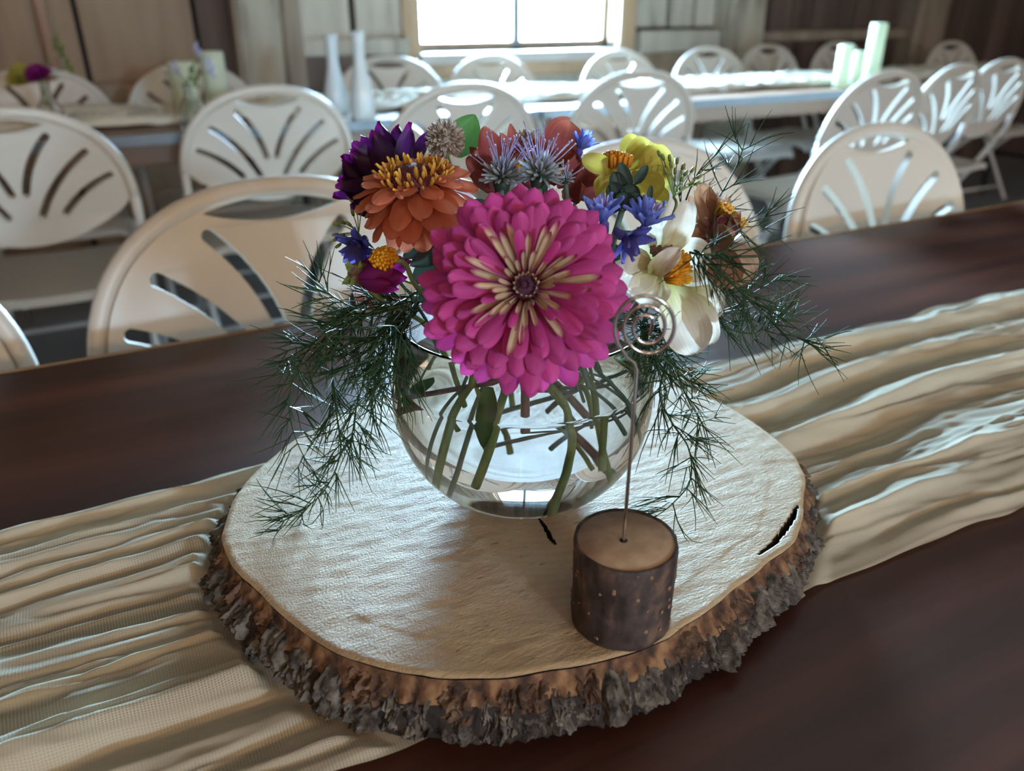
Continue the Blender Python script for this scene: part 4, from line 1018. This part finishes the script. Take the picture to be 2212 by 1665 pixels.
# --- blue flowers
def blue(c, D, rpx, normal, label, n=8, mat='blue', stam=True, st=None, cup=.7):
    loc = at_d(c[0], c[1], D); r = px(rpx, D); o = flower('blue_flower', loc, normal, label, spin=U(0, 1)); rg = random.Random(int(c[0] + c[1]))
    ms = [petal_geo(r, r * .50, 'lance', .2, -.3 + .3 * q, 0, .15, q).mesh('petal', M[mat]) for q in range(3)]
    ring_petals(o, ms, n, r * .08, cup, 0, None, jit=.15, ejit=.2, sc=.15, rg=rg)
    ring_petals(o, ms, n - 2, r * .05, cup + .4, 0, None, jit=.15, ejit=.2, sc=.2, off=.5, rg=rg)
    if stam:
        m = MB()
        for i in range(10):
            q = rg.uniform(0, 6.28); e = V((cos(q) * r * .35, sin(q) * r * .35, r * rg.uniform(.6, .95))); m.tube([(0, 0, 0), e * .6, e], [.0003, .00025, .0005], 5)
        m.build('stamen', M['pink_stamen'], o)['kind'] = 'stuff'
    MB().lathe([(0, -r * .55), (r * .12, -r * .5), (r * .2, -r * .15), (r * .08, r * .08), (0, r * .1)], 12).build('calyx', M['blue_violet'], o)
    if st: stem(o, [loc - normal.normalized() * r * .4] + st, .0011, 'stem_blue')
nb = (-FW * .5 + UP * .86)
blue((1303, 476), .388, 58, nb - RT * .25, 'bright blue starry flower against the magenta zinnia', st=[neck(.02, -.02), in_bowl(.045, .01, .055), in_bowl(.0, .02, .04)])
blue((1394, 486), .388, 58, nb + RT * .25, 'bright blue starry flower leaning on the white petals', st=[at_d(1338, 505, .394), at_d(1318, 560, .402), neck(.034, -.030), in_bowl(.05, .0, .05)])
blue((1350, 514), .376, 60, -FW * .3 - UP * .5 + RT * .5, 'violet-blue flower hanging face down over the white petals', 7, 'blue_violet', False, [neck(.028, -.02), in_bowl(.03, .0, .05)], .5)
blue((1254, 322), .44, 40, UP * .9 + RT * .3 - FW * .1, 'small sky blue flower by the yellow dahlia', 7, 'blue', False, [at_d(1258, 365, .466), at_d(1240, 450, .455), neck(.026, .024), in_bowl(.02, .03, .06)], .8)
blue((777, 530), .431, 54, -RT * .35 - UP * .75 - FW * .55, 'ruffled violet-blue flower below the coral zinnia', 9, 'blue_violet', False, [neck(-.056, .010), in_bowl(-.046, .028, .05)], .35)

# --- yellow dahlia
yc = at_d(1345, 372, .435); Z5 = flower('dahlia', yc, UP * .95 - FW * .3, 'yellow dahlia with an orange tufted centre')
for i, (b, t, w, d0, d1, c) in enumerate((((1345, 372), (1402, 312), 62, .44, .45, .9), ((1365, 385), (1444, 338), 66, .435, .445, .8), ((1336, 372), (1256, 346), 44, .424, .416, .5), ((1375, 395), (1446, 398), 74, .43, .43, .6),
        ((1360, 385), (1410, 440), 96, .425, .415, .6), ((1335, 385), (1290, 425), 60, .43, .425, .5), ((1340, 360), (1372, 300), 48, .45, .46, .9), ((1370, 380), (1425, 330), 60, .45, .46, .9), ((1350, 390), (1345, 445), 70, .43, .42, .5), ((1320, 372), (1282, 352), 40, .445, .45, .4), ((1385, 420), (1440, 445), 60, .43, .42, .6))):
    px_petal(Z5, b, t, w, d0, d1, 'yellow', 'wide', .22, -c, 0, .1, sd=i + 40)
oc = Z5.matrix_world.inverted() @ at_d(1330, 345, .425); m = MB(); rg = random.Random(3); r = px(30, .43)
for i in range(70):
    q = i * 2.39996; rr = r * sqrt(i / 70); p0 = oc + V((rr * cos(q), rr * sin(q), -.004)); p1 = p0 + V((rr * cos(q) * .15, rr * sin(q) * .15, r * (1.05 - .4 * (rr / r) ** 2) + rg.uniform(-.001, .001)))
    m.tube([p0, p1, p1 + V((rg.uniform(-1, 1), rg.uniform(-1, 1), .3)) * .001], [.0009, .0011, .0006], 5)
m.build('floret', M['orange_bit'], Z5)['kind'] = 'stuff'
stem(Z5, [yc, neck(.03, .01), in_bowl(.035, .01, .02)], .0017)
# --- dark sedum sprig in front of it
Z6 = flower('sedum_sprig', at_d(1345, 440, .405), UP, 'blackish green sedum sprig with thick oval leaves', 'sprig')
for i, (b, t, w) in enumerate((((1345, 430), (1325, 372), 40), ((1360, 415), (1338, 352), 30), ((1370, 400), (1398, 358), 22), ((1335, 440), (1320, 395), 44), ((1350, 440), (1372, 400), 44), ((1340, 450), (1316, 430), 40), ((1355, 450), (1388, 425), 40), ((1345, 455), (1350, 415), 46), ((1400, 440), (1406, 400), 14), ((1330, 455), (1300, 440), 34), ((1365, 455), (1400, 448), 34))):
    px_petal(Z6, b, t, w, .406, .402, 'leaf_dark', 'oval', .2, -.4, 0, .05, name='leaf', sd=i, sub=(7, 4))
stem(Z6, [at_d(1345, 450, .406), neck(.038, -.008), in_bowl(.056, -.012, .045)], .0016, 'stem_blue')

# --- white flower
wc = at_d(1425, 580, .392); Z7 = flower('white_dahlia', wc, -FW + RT * .3, 'white dahlia with broad loose petals and amber tuft')
for i, (b, t, w, d0, d1, c, k, f) in enumerate((((1425, 560), (1484, 436), 74, .400, .395, -.5, 'wide', -FW + RT * .5), ((1418, 575), (1338, 612), 92, .392, .385, -.3, 'wide', None), ((1420, 585), (1385, 660), 90, .392, .388, -.3, 'wide', None),
        ((1408, 590), (1468, 538), 46, .386, .378, -.9, 'oval', None), ((1440, 608), (1500, 764), 104, .395, .390, -.3, 'wide', None), ((1470, 622), (1536, 742), 74, .399, .397, -.3, 'wide', None),
        ((1480, 630), (1556, 672), 74, .402, .40, -.4, 'wide', None), ((1460, 600), (1532, 628), 62, .405, .405, -.3, 'wide', None), ((1440, 560), (1522, 560), 90, .41, .412, -.3, 'wide', None), ((1410, 565), (1352, 520), 84, .402, .4, -.3, 'wide', None),
        ((1430, 550), (1430, 480), 84, .408, .41, -.3, 'wide', None), ((1400, 580), (1345, 555), 60, .395, .388, -.4, 'wide', None))):
    px_petal(Z7, b, t, w, d0, d1, 'white_petal', k, .24, c * 1.4, .12 * (-1) ** i, .22, sd=i + 70, face=f, sub=(12, 6))
m = MB(); c0_ = Z7.matrix_world.inverted(); rg = random.Random(8)
for i in range(110):
    q = i * 2.39996; rr = sqrt(i / 110); p0 = at_d(1440 + 8 * cos(q) * rr, 588 + 22 * sin(q) * rr, .392); p1 = at_d(1470 + 18 * rr * cos(q) + rg.uniform(-6, 16), 578 + 36 * sin(q) * rr + rg.uniform(-4, 4), .388 + .006 * cos(q) * rr)
    m.tube([c0_ @ p0, c0_ @ p1], [.0006, .0009], 5)
m.build('floret', M['orange_bit'], Z7)['kind'] = 'stuff'
m = MB()
for i in range(40):
    p0 = at_d(1424 + U(-14, 14), 552 + U(-8, 6), .395); p1 = at_d(1428 + U(-24, 24), 538 + U(-8, 8), .388); m.tube([c0_ @ p0, c0_ @ p1], [.0005, .0008], 5)
m.build('floret', M['calyx'], Z7)['kind'] = 'stuff'
stem(Z7, [wc, neck(.05, -.01), in_bowl(.0, -.03, .094), in_bowl(-.064, -.012, .060)], .0022, 'stem_purple')

# --- faded brown flower
bc_ = at_d(1548, 500, .425); Z8 = flower('faded_zinnia', bc_, RT * .8 - FW * .4 + UP * .3, 'faded tan-brown zinnia with curled gold florets')
for i, (b, t, w, d0, d1, c) in enumerate((((1540, 500), (1514, 398), 50, .43, .435, .3), ((1530, 500), (1488, 422), 34, .43, .43, .4), ((1545, 490), (1545, 420), 40, .435, .44, .3), ((1550, 490), (1575, 425), 34, .44, .445, .3),
        ((1545, 520), (1618, 612), 100, .425, .42, .5), ((1540, 525), (1580, 620), 80, .42, .415, .4), ((1530, 520), (1500, 480), 60, .425, .42, .3), ((1550, 505), (1590, 470), 50, .42, .41, .5), ((1545, 520), (1585, 500), 56, .415, .405, .5), ((1530, 540), (1555, 650), 34, .42, .415, .3), ((1525, 510), (1490, 520), 60, .425, .42, .3), ((1535, 520), (1515, 570), 60, .42, .415, .3), ((1528, 492), (1500, 412), 26, .42, .425, -.3), ((1552, 495), (1532, 402), 32, .418, .425, .4), ((1562, 492), (1552, 428), 26, .416, .42, .5), ((1575, 500), (1600, 455), 24, .412, .41, .5))):
    px_petal(Z8, b, t, w, d0, d1, 'brown_petal', 'wide' if w > 45 else 'lance', .18, c, .25 * (-1) ** i, .16, sd=i + 20)
m = MB(); ci = Z8.matrix_world.inverted(); rg = random.Random(4)
for i in range(46):
    t_ = i / 46; bx = 1562 + 40 * t_ + rg.uniform(-9, 9); by = 448 + 42 * t_ ** 1.4 + rg.uniform(-7, 7)
    p0 = at_d(bx - 12, by + 14, .42); p1 = at_d(bx, by - 4, .415); p2 = at_d(bx + rg.uniform(2, 10), by + rg.uniform(-8, 6), .412); m.tube([ci @ p0, ci @ p1, ci @ p2], [.0008, .001, .0006], 5)
m.build('floret', M['gold_floret'], Z8)['kind'] = 'stuff'
MB().lathe([(0, .007), (.006, .006), (.009, 0), (.005, -.006), (0, -.007)], 14).xf(ci @ Matrix.Translation(at_d(1566, 490, .421))).build('seed_disc', M['maroon_core'], Z8)
stem(Z8, [bc_, neck(.058, .01), in_bowl(.048, .022, .085), in_bowl(.064, .0, .066)], .0023)

# --- magenta bud, orange head, pale pink flower at its side
mc = at_d(775, 592, .415); Z9 = flower('dahlia_bud', mc, RT, 'half-open deep magenta dahlia bud lying sideways', 'flower bud')
for i, (b, t, w, d) in enumerate((((778, 590), (888, 562), 56, .0), ((776, 600), (880, 598), 52, -.006), ((778, 605), (862, 624), 40, -.004), ((775, 585), (858, 548), 44, .004), ((776, 598), (850, 580), 50, -.010), ((776, 590), (878, 580), 50, .008), ((778, 606), (845, 612), 40, -.010))):
    px_petal(Z9, b, t, w, .415 + d, .412 + d, 'bud_magenta', 'lance', -.3, -.4, 0, .08, sd=i)
m = MB(); zi = Z9.matrix_world.inverted()
MB().lathe([(0, -.006), (.005, -.005), (.0068, 0), (.0055, .005), (0, .007)], 14).build('calyx', M['calyx'], Z9)
for i in range(8):
    px_petal(Z9, (770 + U(-6, 6), 592 + U(-12, 12)), (752 + U(-14, 30), 590 + U(-36, 38)), 12, .412, .406, 'bud', 'lance', .2, .5, 0, 0, name='sepal', sub=(4, 2))
stem(Z9, [mc, at_d(830, 655, .420), neck(-.052, -.006), in_bowl(-.028, -.004, .05)], .0016)
oh = at_d(828, 550, .394); Z10 = flower('orange_floret_head', oh, UP * .6 - FW, 'small tufted orange flower head above the magenta bud'); m = MB(); r = px(24, .418); rg = random.Random(6)
for i in range(60):
    q = i * 2.39996; rr = r * sqrt(i / 60); p0 = V((rr * cos(q), rr * sin(q), -r * .5 * (rr / r) ** 2 - .003)); p1 = p0 + V((cos(q) * rr * .2, sin(q) * rr * .2, .004 + rg.uniform(-.001, .001))); m.tube([p0, p1], [.0007, .0010], 5)
m.build('floret', M['orange_bit'], Z10)['kind'] = 'stuff'
MB().lathe([(0, -.006), (r * .7, -.005), (r * .8, -.002), (0, .001)], 14).build('seed_disc', M['orange_bit'], Z10)
stem(Z10, [oh - UP * .004 + FW * .004, at_d(872, 566, .398), at_d(900, 620, .41), neck(-.04, -.005), in_bowl(-.015, -.01, .04)], .0014)
pkc = at_d(790, 640, .436); Z11 = flower('pink_flower', pkc, -FW - UP * .5, 'pale pink flower drooping behind the fern fronds')
for i, (b, t, w) in enumerate((((795, 632), (785, 668), 40), ((800, 632), (815, 660), 36), ((790, 632), (765, 645), 30), ((860, 640), (882, 668), 34))): px_petal(Z11, b, t, w, .439, .436, 'pink_pale', 'wide', .15, .4, 0, .1, sd=i)
stem(Z11, [pkc, at_d(850, 640, .442), neck(-.040, .026), in_bowl(-.030, .044, .05)], .0013)

# --- bud sprigs
def bud_sprig(tips, root_px, D, label, st):
    loc = at_d(root_px[0], root_px[1], D); o = flower('bud_sprig', loc, UP, label, 'sprig'); inv = o.matrix_world.inverted()
    for i, (x, y) in enumerate(tips):
        d = D + .004 * sin(i * 2.1); e = at_d(x, y, d); mid_ = at_d((x + root_px[0]) / 2, (y + root_px[1]) / 2 - 3, d)
        MB().tube([inv @ p for p in smooth_path([loc, mid_, e], 3)], .00032, 5).build('stalk', M['stem_green'], o)
        dr = (e - mid_).normalized(); L = px(15, D); q = inv @ e; n_ = (inv.to_3x3() @ dr).normalized()
        g = MB().lathe([(0, -L * .1), (L * .2, .0), (L * .27, L * .5), (L * .2, L * .9), (0, L)], 8); g.uv = [(max(0, min(1, v.z / L)), .5) for v in g.v]
        g.xf(Matrix.Translation(q) @ V((0, 0, 1)).rotation_difference(n_).to_matrix().to_4x4()).build('bud', M['bud'], o)
    stem(o, [loc] + st, .0008)
bud_sprig([(733, 486), (746, 483), (758, 487), (731, 506), (732, 515), (745, 507), (736, 527), (764, 466), (772, 458), (780, 462)], (775, 506), .442, 'pale green bud sprig below the coral zinnia', [at_d(840, 590, .445), neck(-.048, .032), in_bowl(-.052, .010, .045)])
bud_sprig([(1426, 338), (1434, 346), (1447, 348), (1450, 362), (1458, 376), (1474, 366), (1478, 380), (1492, 372), (1505, 385), (1470, 392), (1488, 400), (1440, 376), (1500, 398), (1462, 354)], (1455, 425), .418, 'green bud sprig between the yellow dahlia and faded zinnia', [at_d(1448, 475, .410), neck(.048, .002), in_bowl(.04, .02, .05)])

# --- fern fronds (asparagus fern)
rf = random.Random(11)
FRONDS = []
def frond(path, label, nl=.020, dens=1.0, spread=1.0, seed=0, group=None):
    pts = []
    for p in smooth_path([at_d(*q) for q in path], 8):
        q = outside_bowl(p, .0016); d = (CAM - p).normalized(); k = 0
        while (q - p).length > 1e-6 and k < 60: p = p + d * .001; q = outside_bowl(p, .0016); k += 1   # hang it in front of the glass
        pts.append(q)
    FRONDS.append(dict(frond=(label, nl, dens, spread, seed, group), root=None, pts=even(pts), rad=.0007, vessel='out', fixed=False))
def rest(p):      # needles lie on the glass and on the wood, not in them
    p = outside_bowl(p, .0008)
    dx, dy = p.x - C2.x, p.y - C2.y
    if p.z < ST + .0016 and dx * dx + dy * dy < (srad(atan2(dy, dx)) + .004) ** 2: p = V((p.x, p.y, ST + .0016))
    return p
def build_frond(it):
    label, nl, dens, spread, seed, group = it['frond']; rf.seed(seed)
    pts = [rest(p) for p in it['pts']]; o = empty('fern_frond', pts[0], label=label, cat='fern', group=group)
    base_ = pts[0].copy()
    n = len(pts); MB().tube([p - base_ for p in pts], [.0007 * (1 - .6 * i / n) for i in range(n)], 6).build('stem', M['fern'], o)
    ln = [0]
    for i in range(1, n): ln.append(ln[-1] + (pts[i] - pts[i - 1]).length)
    tot = ln[-1]; m = MB(); s_ = .004; step = .0058 / dens
    def needle(p, d, L):
        d = d.normalized(); side = V((rf.uniform(-1, 1), rf.uniform(-1, 1), rf.uniform(-1.1, .5))) * .45
        q1 = p + d * L * .33 + side * L * .03; q2 = p + d * L * .66 + side * L * .14; q3 = p + d * L + side * L * .35
        m.tube([rest(q) - base_ for q in (p, q1, q2, q3)], [.00036, .00033, .00028, .00016], 3, False)
    while s_ < tot + .001:
        i = 0
        while i < n - 2 and ln[i + 1] < s_: i += 1
        t = min(1, (s_ - ln[i]) / max(1e-6, ln[i + 1] - ln[i])); p = pts[i].lerp(pts[i + 1], t); tg = (pts[min(n - 1, i + 4)] - pts[max(0, i - 3)]).normalized()
        for b in range(2):
            per = V((rf.gauss(0, 1), rf.gauss(0, 1), rf.gauss(0, 1))); per -= tg * per.dot(tg); per.normalize()
            bd = (tg * rf.uniform(.35, .9) + per * spread).normalized(); bl = rf.uniform(.15, .55) * nl; e = rest(p + bd * bl)
            m.tube([p - base_, e - base_], [.00045, .00038], 3, False)
            for k in range(rf.randint(3, 5)):
                jit_ = V((rf.gauss(0, 1), rf.gauss(0, 1), rf.gauss(0, 1))) * .42
                needle(e if k else p.lerp(e, .5), bd + jit_ + tg * .35, nl * rf.uniform(.6, 1.25))
        s_ += step * rf.uniform(.7, 1.3)
    mm = m.build('needles', M['fern'], o); mm['kind'] = 'stuff'
    return o
SLD = lambda x, y, h=.004: (at_z(x, y, ST + h) - CAM).dot(FW)
FG = 'fern fronds trailing from the bowl'
frond([(880, 640, .43), (790, 650, .425), (735, 720, .42), (718, 800, .42), (728, 900, .425), (735, 980, .435), (700, 1060, .44), (640, 1110, .45), (600, 1130, SLD(600, 1130, .006))], 'longest fern frond, its feathery tip lying on the wood slice below the magenta bud', .021, 1.0, 1.0, 1, FG)
frond([(880, 660, .435), (800, 680, .44), (700, 720, .445), (640, 800, .45), (625, 880, .455), (640, 950, .462), (670, 1010, .465)], 'pale outer fern frond hanging over the dark table below the magenta bud', .021, .8, 1.0, 2, FG)
frond([(900, 660, .42), (850, 690, .41), (810, 740, .405), (790, 810, .405), (770, 880, .41), (760, 950, .42)], 'dense fern frond hanging close along the bowl wall below the coral zinnia', .022, 1.1, 1.0, 3, FG)
frond([(890, 650, .43), (830, 660, .425), (770, 665, .42), (720, 640, .42), (690, 610, .42)], 'short fern frond spreading sideways just under the magenta bud', .02, 1.0, .9, 4, FG)
frond([(900, 670, .415), (870, 710, .40), (860, 770, .395), (850, 830, .395)], 'small fern frond dipping over the bowl rim beside the magenta zinnia', .02, 1.0, 1.0, 5, FG)
frond([(880, 650, .44), (760, 690, .45), (690, 740, .455), (640, 750, .46)], 'fern frond reaching out low toward the cream folding chair', .02, .9, .9, 6, FG)
frond([(1430, 690, .42), (1440, 770, .41), (1425, 850, .405), (1450, 910, .41), (1488, 970, .42), (1490, 1040, .43), (1450, 1090, .44), (1410, 1120, SLD(1410, 1120, .006))], 'long fern frond beside the wire, curling down onto the wood slice', .021, .9, 1.0, 7, FG)
frond([(1400, 660, .415), (1390, 700, .41), (1400, 740, .405), (1440, 780, .405), (1500, 830, .41)], 'fern frond spreading behind the wire coil toward the runner', .018, 1.3, 1.0, 8, FG)
frond([(1430, 700, .43), (1460, 790, .43), (1480, 850, .435), (1520, 920, .445)], 'fern frond hanging beyond the wire above the wood slice', .021, .9, 1.0, 9, FG)
frond([(1380, 690, .42), (1385, 720, .415), (1395, 750, .41)], 'short tuft of fern seen through the wire coil', .018, 1.6, 1.0, 10, FG)
frond([(1500, 540, .392), (1530, 560, .388), (1580, 610, .396), (1640, 670, .425), (1700, 715, .44), (1760, 750, .455)], 'fern frond reaching out over the runner past the white dahlia', .021, 1.0, 1.0, 11, FG)
frond([(1490, 545, .377), (1520, 550, .371), (1560, 545, .373)], 'dark dense tuft of fern needles over the faded zinnia', .022, 2.2, 1.1, 12, FG)
frond([(1520, 580, .43), (1590, 640, .44), (1650, 620, .45), (1690, 590, .455)], 'fern frond arching past the faded zinnia over the dark table', .021, .9, .9, 13, FG)
frond([(1530, 640, .43), (1560, 700, .44), (1620, 720, .45), (1680, 700, .46)], 'pale fern frond lying low behind the white dahlia', .02, .9, 1.0, 14, FG)
frond([(1470, 480, .450), (1540, 440, .456), (1585, 370, .456), (1605, 320, .455), (1618, 265, .45)], 'tallest wispy fern frond rising above the faded zinnia', .024, .42, .9, 15, FG)
frond([(1480, 490, .452), (1560, 480, .456), (1620, 490, .454), (1670, 475, .452)], 'wispy fern frond pointing sideways beyond the gold florets', .022, .5, .9, 16, FG)
frond([(1470, 470, .446), (1490, 410, .449), (1515, 365, .451)], 'small wispy fern frond beside the green bud sprig', .02, .5, .8, 17, FG)

frond([(900, 630, .43), (860, 660, .425), (820, 720, .42), (790, 760, .42), (740, 800, .42)], 'dense fern frond crossing in front of the cream folding chair edge', .021, 1.5, 1.0, 18, FG)
frond([(905, 650, .42), (880, 700, .41), (840, 760, .408), (830, 820, .41), (800, 880, .415)], 'dense fern frond hanging along the curve of the bowl', .021, 1.3, 1.0, 19, FG)
frond([(700, 740, .44), (650, 790, .445), (600, 810, .45)], 'outermost wisp of fern over the bare dark table', .02, .9, .9, 20, FG)
# --- loose greenery inside the water
LF = flower('loose_leaf', in_bowl(-.02, -.035, .085), UP, 'long pointed dark leaf hanging into the bowl water', 'leaf')
px_petal(LF, (1056, 835), (1050, 960), 44, .405, .41, 'leaf', 'lance', .12, .2, 0, .05, name='leaf_blade')
la, lb_ = in_bowl(-.056, -.012, .064), in_bowl(-.050, -.018, .084); lq = lambda p: (1106 + FPX * (p - CAM).dot(RT) / (p - CAM).dot(FW), 832.5 - FPX * (p - CAM).dot(UP) / (p - CAM).dot(FW))
px_petal(Z7, lq(la), lq(lb_), 34, (la - CAM).dot(FW), (lb_ - CAM).dot(FW), 'leaf', 'oval', .2, .2, 0, .1, name='leaf')
for i, (a, b, c, rad, mt) in enumerate(((in_bowl(-.025, -.03, .10), in_bowl(-.034, -.025, .06), in_bowl(-.040, -.015, .024), .0022, 'stem_green'), (in_bowl(-.008, -.04, .10), in_bowl(-.014, -.035, .06), in_bowl(-.022, -.03, .032), .0023, 'stem_green'),
        (in_bowl(.035, .0, .10), in_bowl(.036, -.005, .06), in_bowl(.034, -.005, .032), .0018, 'stem_green'), (in_bowl(.0, -.03, .10), in_bowl(.001, -.03, .08), in_bowl(.001, -.03, .062), .0024, 'stem_purple'),
        (in_bowl(.056, .01, .066), in_bowl(.03, .01, .050), in_bowl(-.012, .01, .036), .0011, 'stem_blue'), (in_bowl(-.03, -.03, .09), in_bowl(-.042, -.02, .05), in_bowl(-.046, -.015, .016), .0010, 'stem_blue'))):
    STEMS.append(dict(root=None, pts=even(smooth_path([a, b, c])), rad=rad, mat=mt, name='cut_stem', n=8, vessel='bowl', fixed=False, label=['thick straight green stem cut off in the bowl water', 'slanting olive stem cut off high in the bowl water', 'upright pale green stem in the bowl water beside the card holder wire', 'short purple-brown stem stub ending just under the water', 'thin bluish stem lying across the bowl water', 'thin bluish stem reaching the bowl floor'][i]))
for it in FRONDS: STEMS.append(it)
settle(STEMS); build_stems([it for it in STEMS if 'frond' not in it])
for it in FRONDS: build_frond(it)
STEMS.clear()

# ------------------------------------------------------------------ things on the far table
def pillar(pxx, py_base, py_top, r, label, Y=None):
    b = at_z(pxx, py_base, TZ + .001); b.z = TZ + .0006; q = at_Y(pxx, py_top, b.y); h = q.z - b.z
    o = empty('pillar_candle', b, label=label, cat='candle', group=None)
    m = MB().lathe([(0, 0), (r, 0), (r, h - .003), (r - .003, h), (r - .006, h - .002), (r - .009, h - .012), (0, h - .016)], 28); m.build('wax', M['wax'], o)
    MB().tube([(0, 0, h - .018), (0, 0, h - .006)], .0012, 6).build('wick', M['black_metal'], o)
pillar(1814, 189, 97, .030, 'middle-height pale pillar candle of the three on the far table')
pillar(1843, 187, 111, .028, 'shortest pale pillar candle of the three on the far table')
pillar(1876, 184, 50, .033, 'tallest pale pillar candle of the three on the far table')
pillar(412, 258, 132, .040, 'stout cream pillar candle behind the wildflower bud vase')
pillar(476, 246, 110, .036, 'taller cream pillar candle behind the wildflower bud vase')
def bud_vase(pxx, py_base, py_top, label):
    b = at_z(pxx, py_base, TZ + .001); q = at_Y(pxx, py_top, b.y); h = q.z - b.z
    pr = [(0, 0), (.034, 0), (.037, .006), (.038, .02 * h / .235), (.034, .07 * h / .235), (.024, .12 * h / .235), (.0185, .15 * h / .235), (.0175, .19 * h / .235), (.0195, h - .004), (.021, h), (.0185, h - .001), (.0155, .19 * h / .235), (.016, .15 * h / .235), (.0, .10 * h / .235)]
    vs = resample(pr, 3); m = MB(); n = 48; o = []
    m.lathe(vs, n)
    for k, p in enumerate(m.v):   # moulded flutes
        a = atan2(p.y, p.x); s_ = 1 + .025 * cos(a * 12); p.x *= s_; p.y *= s_
    m.xf(Matrix.Translation(b)); return tag(m.build('bud_vase', M['milk']), label, 'vase')
bud_vase(729, 247, 76, 'white milk-glass bud vase, the one beside the fan-back chair')
bud_vase(786, 257, 70, 'white milk-glass bud vase standing before its twin near the window')
def bottle_flowers(pxx, py_base, h, heads, label, flabel):
    b = at_z(pxx, py_base, TZ + .001); r = .033
    o = empty('glass_bottle', b, label=label, cat='bottle')
    out_ = [(0, 0), (r * .95, 0), (r, .006), (r, h * .42), (r * .8, h * .56), (r * .42, h * .7), (r * .38, h * .92), (r * .46, h)]
    inn = [(r * .38, h - .001), (r * .30, h * .9), (r * .34, h * .7), (r * .7, h * .55), (r * .9, h * .42), (r * .9, .01), (0, .008)]
    MB().lathe(resample(out_, 3) + resample(inn, 3), 32).build('glass_wall', M['glass'], o)
    def in_bottle(p, rad):
        q = p - b; r_ = sqrt(q.x * q.x + q.y * q.y)
        if q.z > h + .004: return p
        lim = (prof_at(inn, max(.0101, min(q.z, h - .0011))) or r * .3) - rad - .0012; z = max(q.z, .011 + rad)
        return b + (V((q.x * lim / r_, q.y * lim / r_, z)) if r_ > lim else V((q.x, q.y, z)))
    for (hx, hy, rp, kind, fl_, dy_) in heads:
        p = at_Y(hx, hy, b.y + dy_); D = (p - CAM).dot(FW); rr = px(rp, D)
        f = flower({'yellow': 'yellow_flower', 'dark': 'burgundy_flower', 'green': 'greenery_sprig', 'lilac': 'lilac_sprig'}[kind], p, UPZ - HD * .6, fl_, 'flower')
        mt = {'yellow': 'yellow', 'dark': 'bud_magenta', 'green': 'bud', 'lilac': 'stamen'}[kind]
        if kind in ('yellow', 'dark'):
            ms = [petal_geo(rr, rr * .5, 'wide', .15, .3, 0, .1, q).mesh('petal', M[mt]) for q in range(2)]
            ring_petals(f, ms, 12, rr * .1, .1, 0, None); ring_petals(f, ms, 10, rr * .08, .5, 0, None, off=.5); ring_petals(f, ms, 7, rr * .05, .95, 0, None)
        else:
            ms = [petal_geo(rr * .8, rr * .45, 'oval', .15, .3, 0, .1, q).mesh('petal', M[mt]) for q in range(2)]
            for k in range(9):
                link('leaf' if kind == 'green' else 'petal', ms[k % 2], f, Matrix.Translation((0, 0, -rr * 1.2 + k * rr * .26)) @ Matrix.Rotation(k * 2.4, 4, 'Z') @ Matrix.Rotation(-.7, 4, 'Y'))
        k_ = len(STEMS) * 1.6; stem(f, [p - V((0, 0, rr * .1)), b + V((.005 * cos(k_), .005 * sin(k_), h)), b + V((.018 * cos(k_ + 2), .018 * sin(k_ + 2), .02))], .0014, vessel=in_bottle)
    settle(STEMS); build_stems(STEMS); STEMS.clear()
Yl = 'yellow flower in the bottle vase by the copper pipe'
bottle_flowers(122, 292, .135, [(52, 172, 34, 'yellow', 'yellow dahlia in the bottle vase by the copper pipe', 0.05), (85, 165, 26, 'dark', 'burgundy dahlia in the bottle vase by the copper pipe', -0.035), (128, 105, 24, 'green', 'tall yellow-green sprig in the bottle vase by the copper pipe', 0.03), (150, 145, 18, 'green', 'short green sprig in the bottle vase by the copper pipe', -0.02)],
               'clear glass bottle vase with yellow and burgundy flowers', '')
bottle_flowers(418, 277, .115, [(428, 112, 16, 'lilac', 'lilac flower spike before the cream pillar candles', 0.015), (455, 150, 20, 'lilac', 'low lilac flower beside the cream pillar candles', -0.012), (420, 170, 24, 'green', 'dark green sprig before the cream pillar candles', -0.035), (380, 150, 16, 'lilac', 'drooping purple flower before the stout cream candle', 0)],
               'clear glass bottle vase of lilac wildflowers before the pillar candles', '')
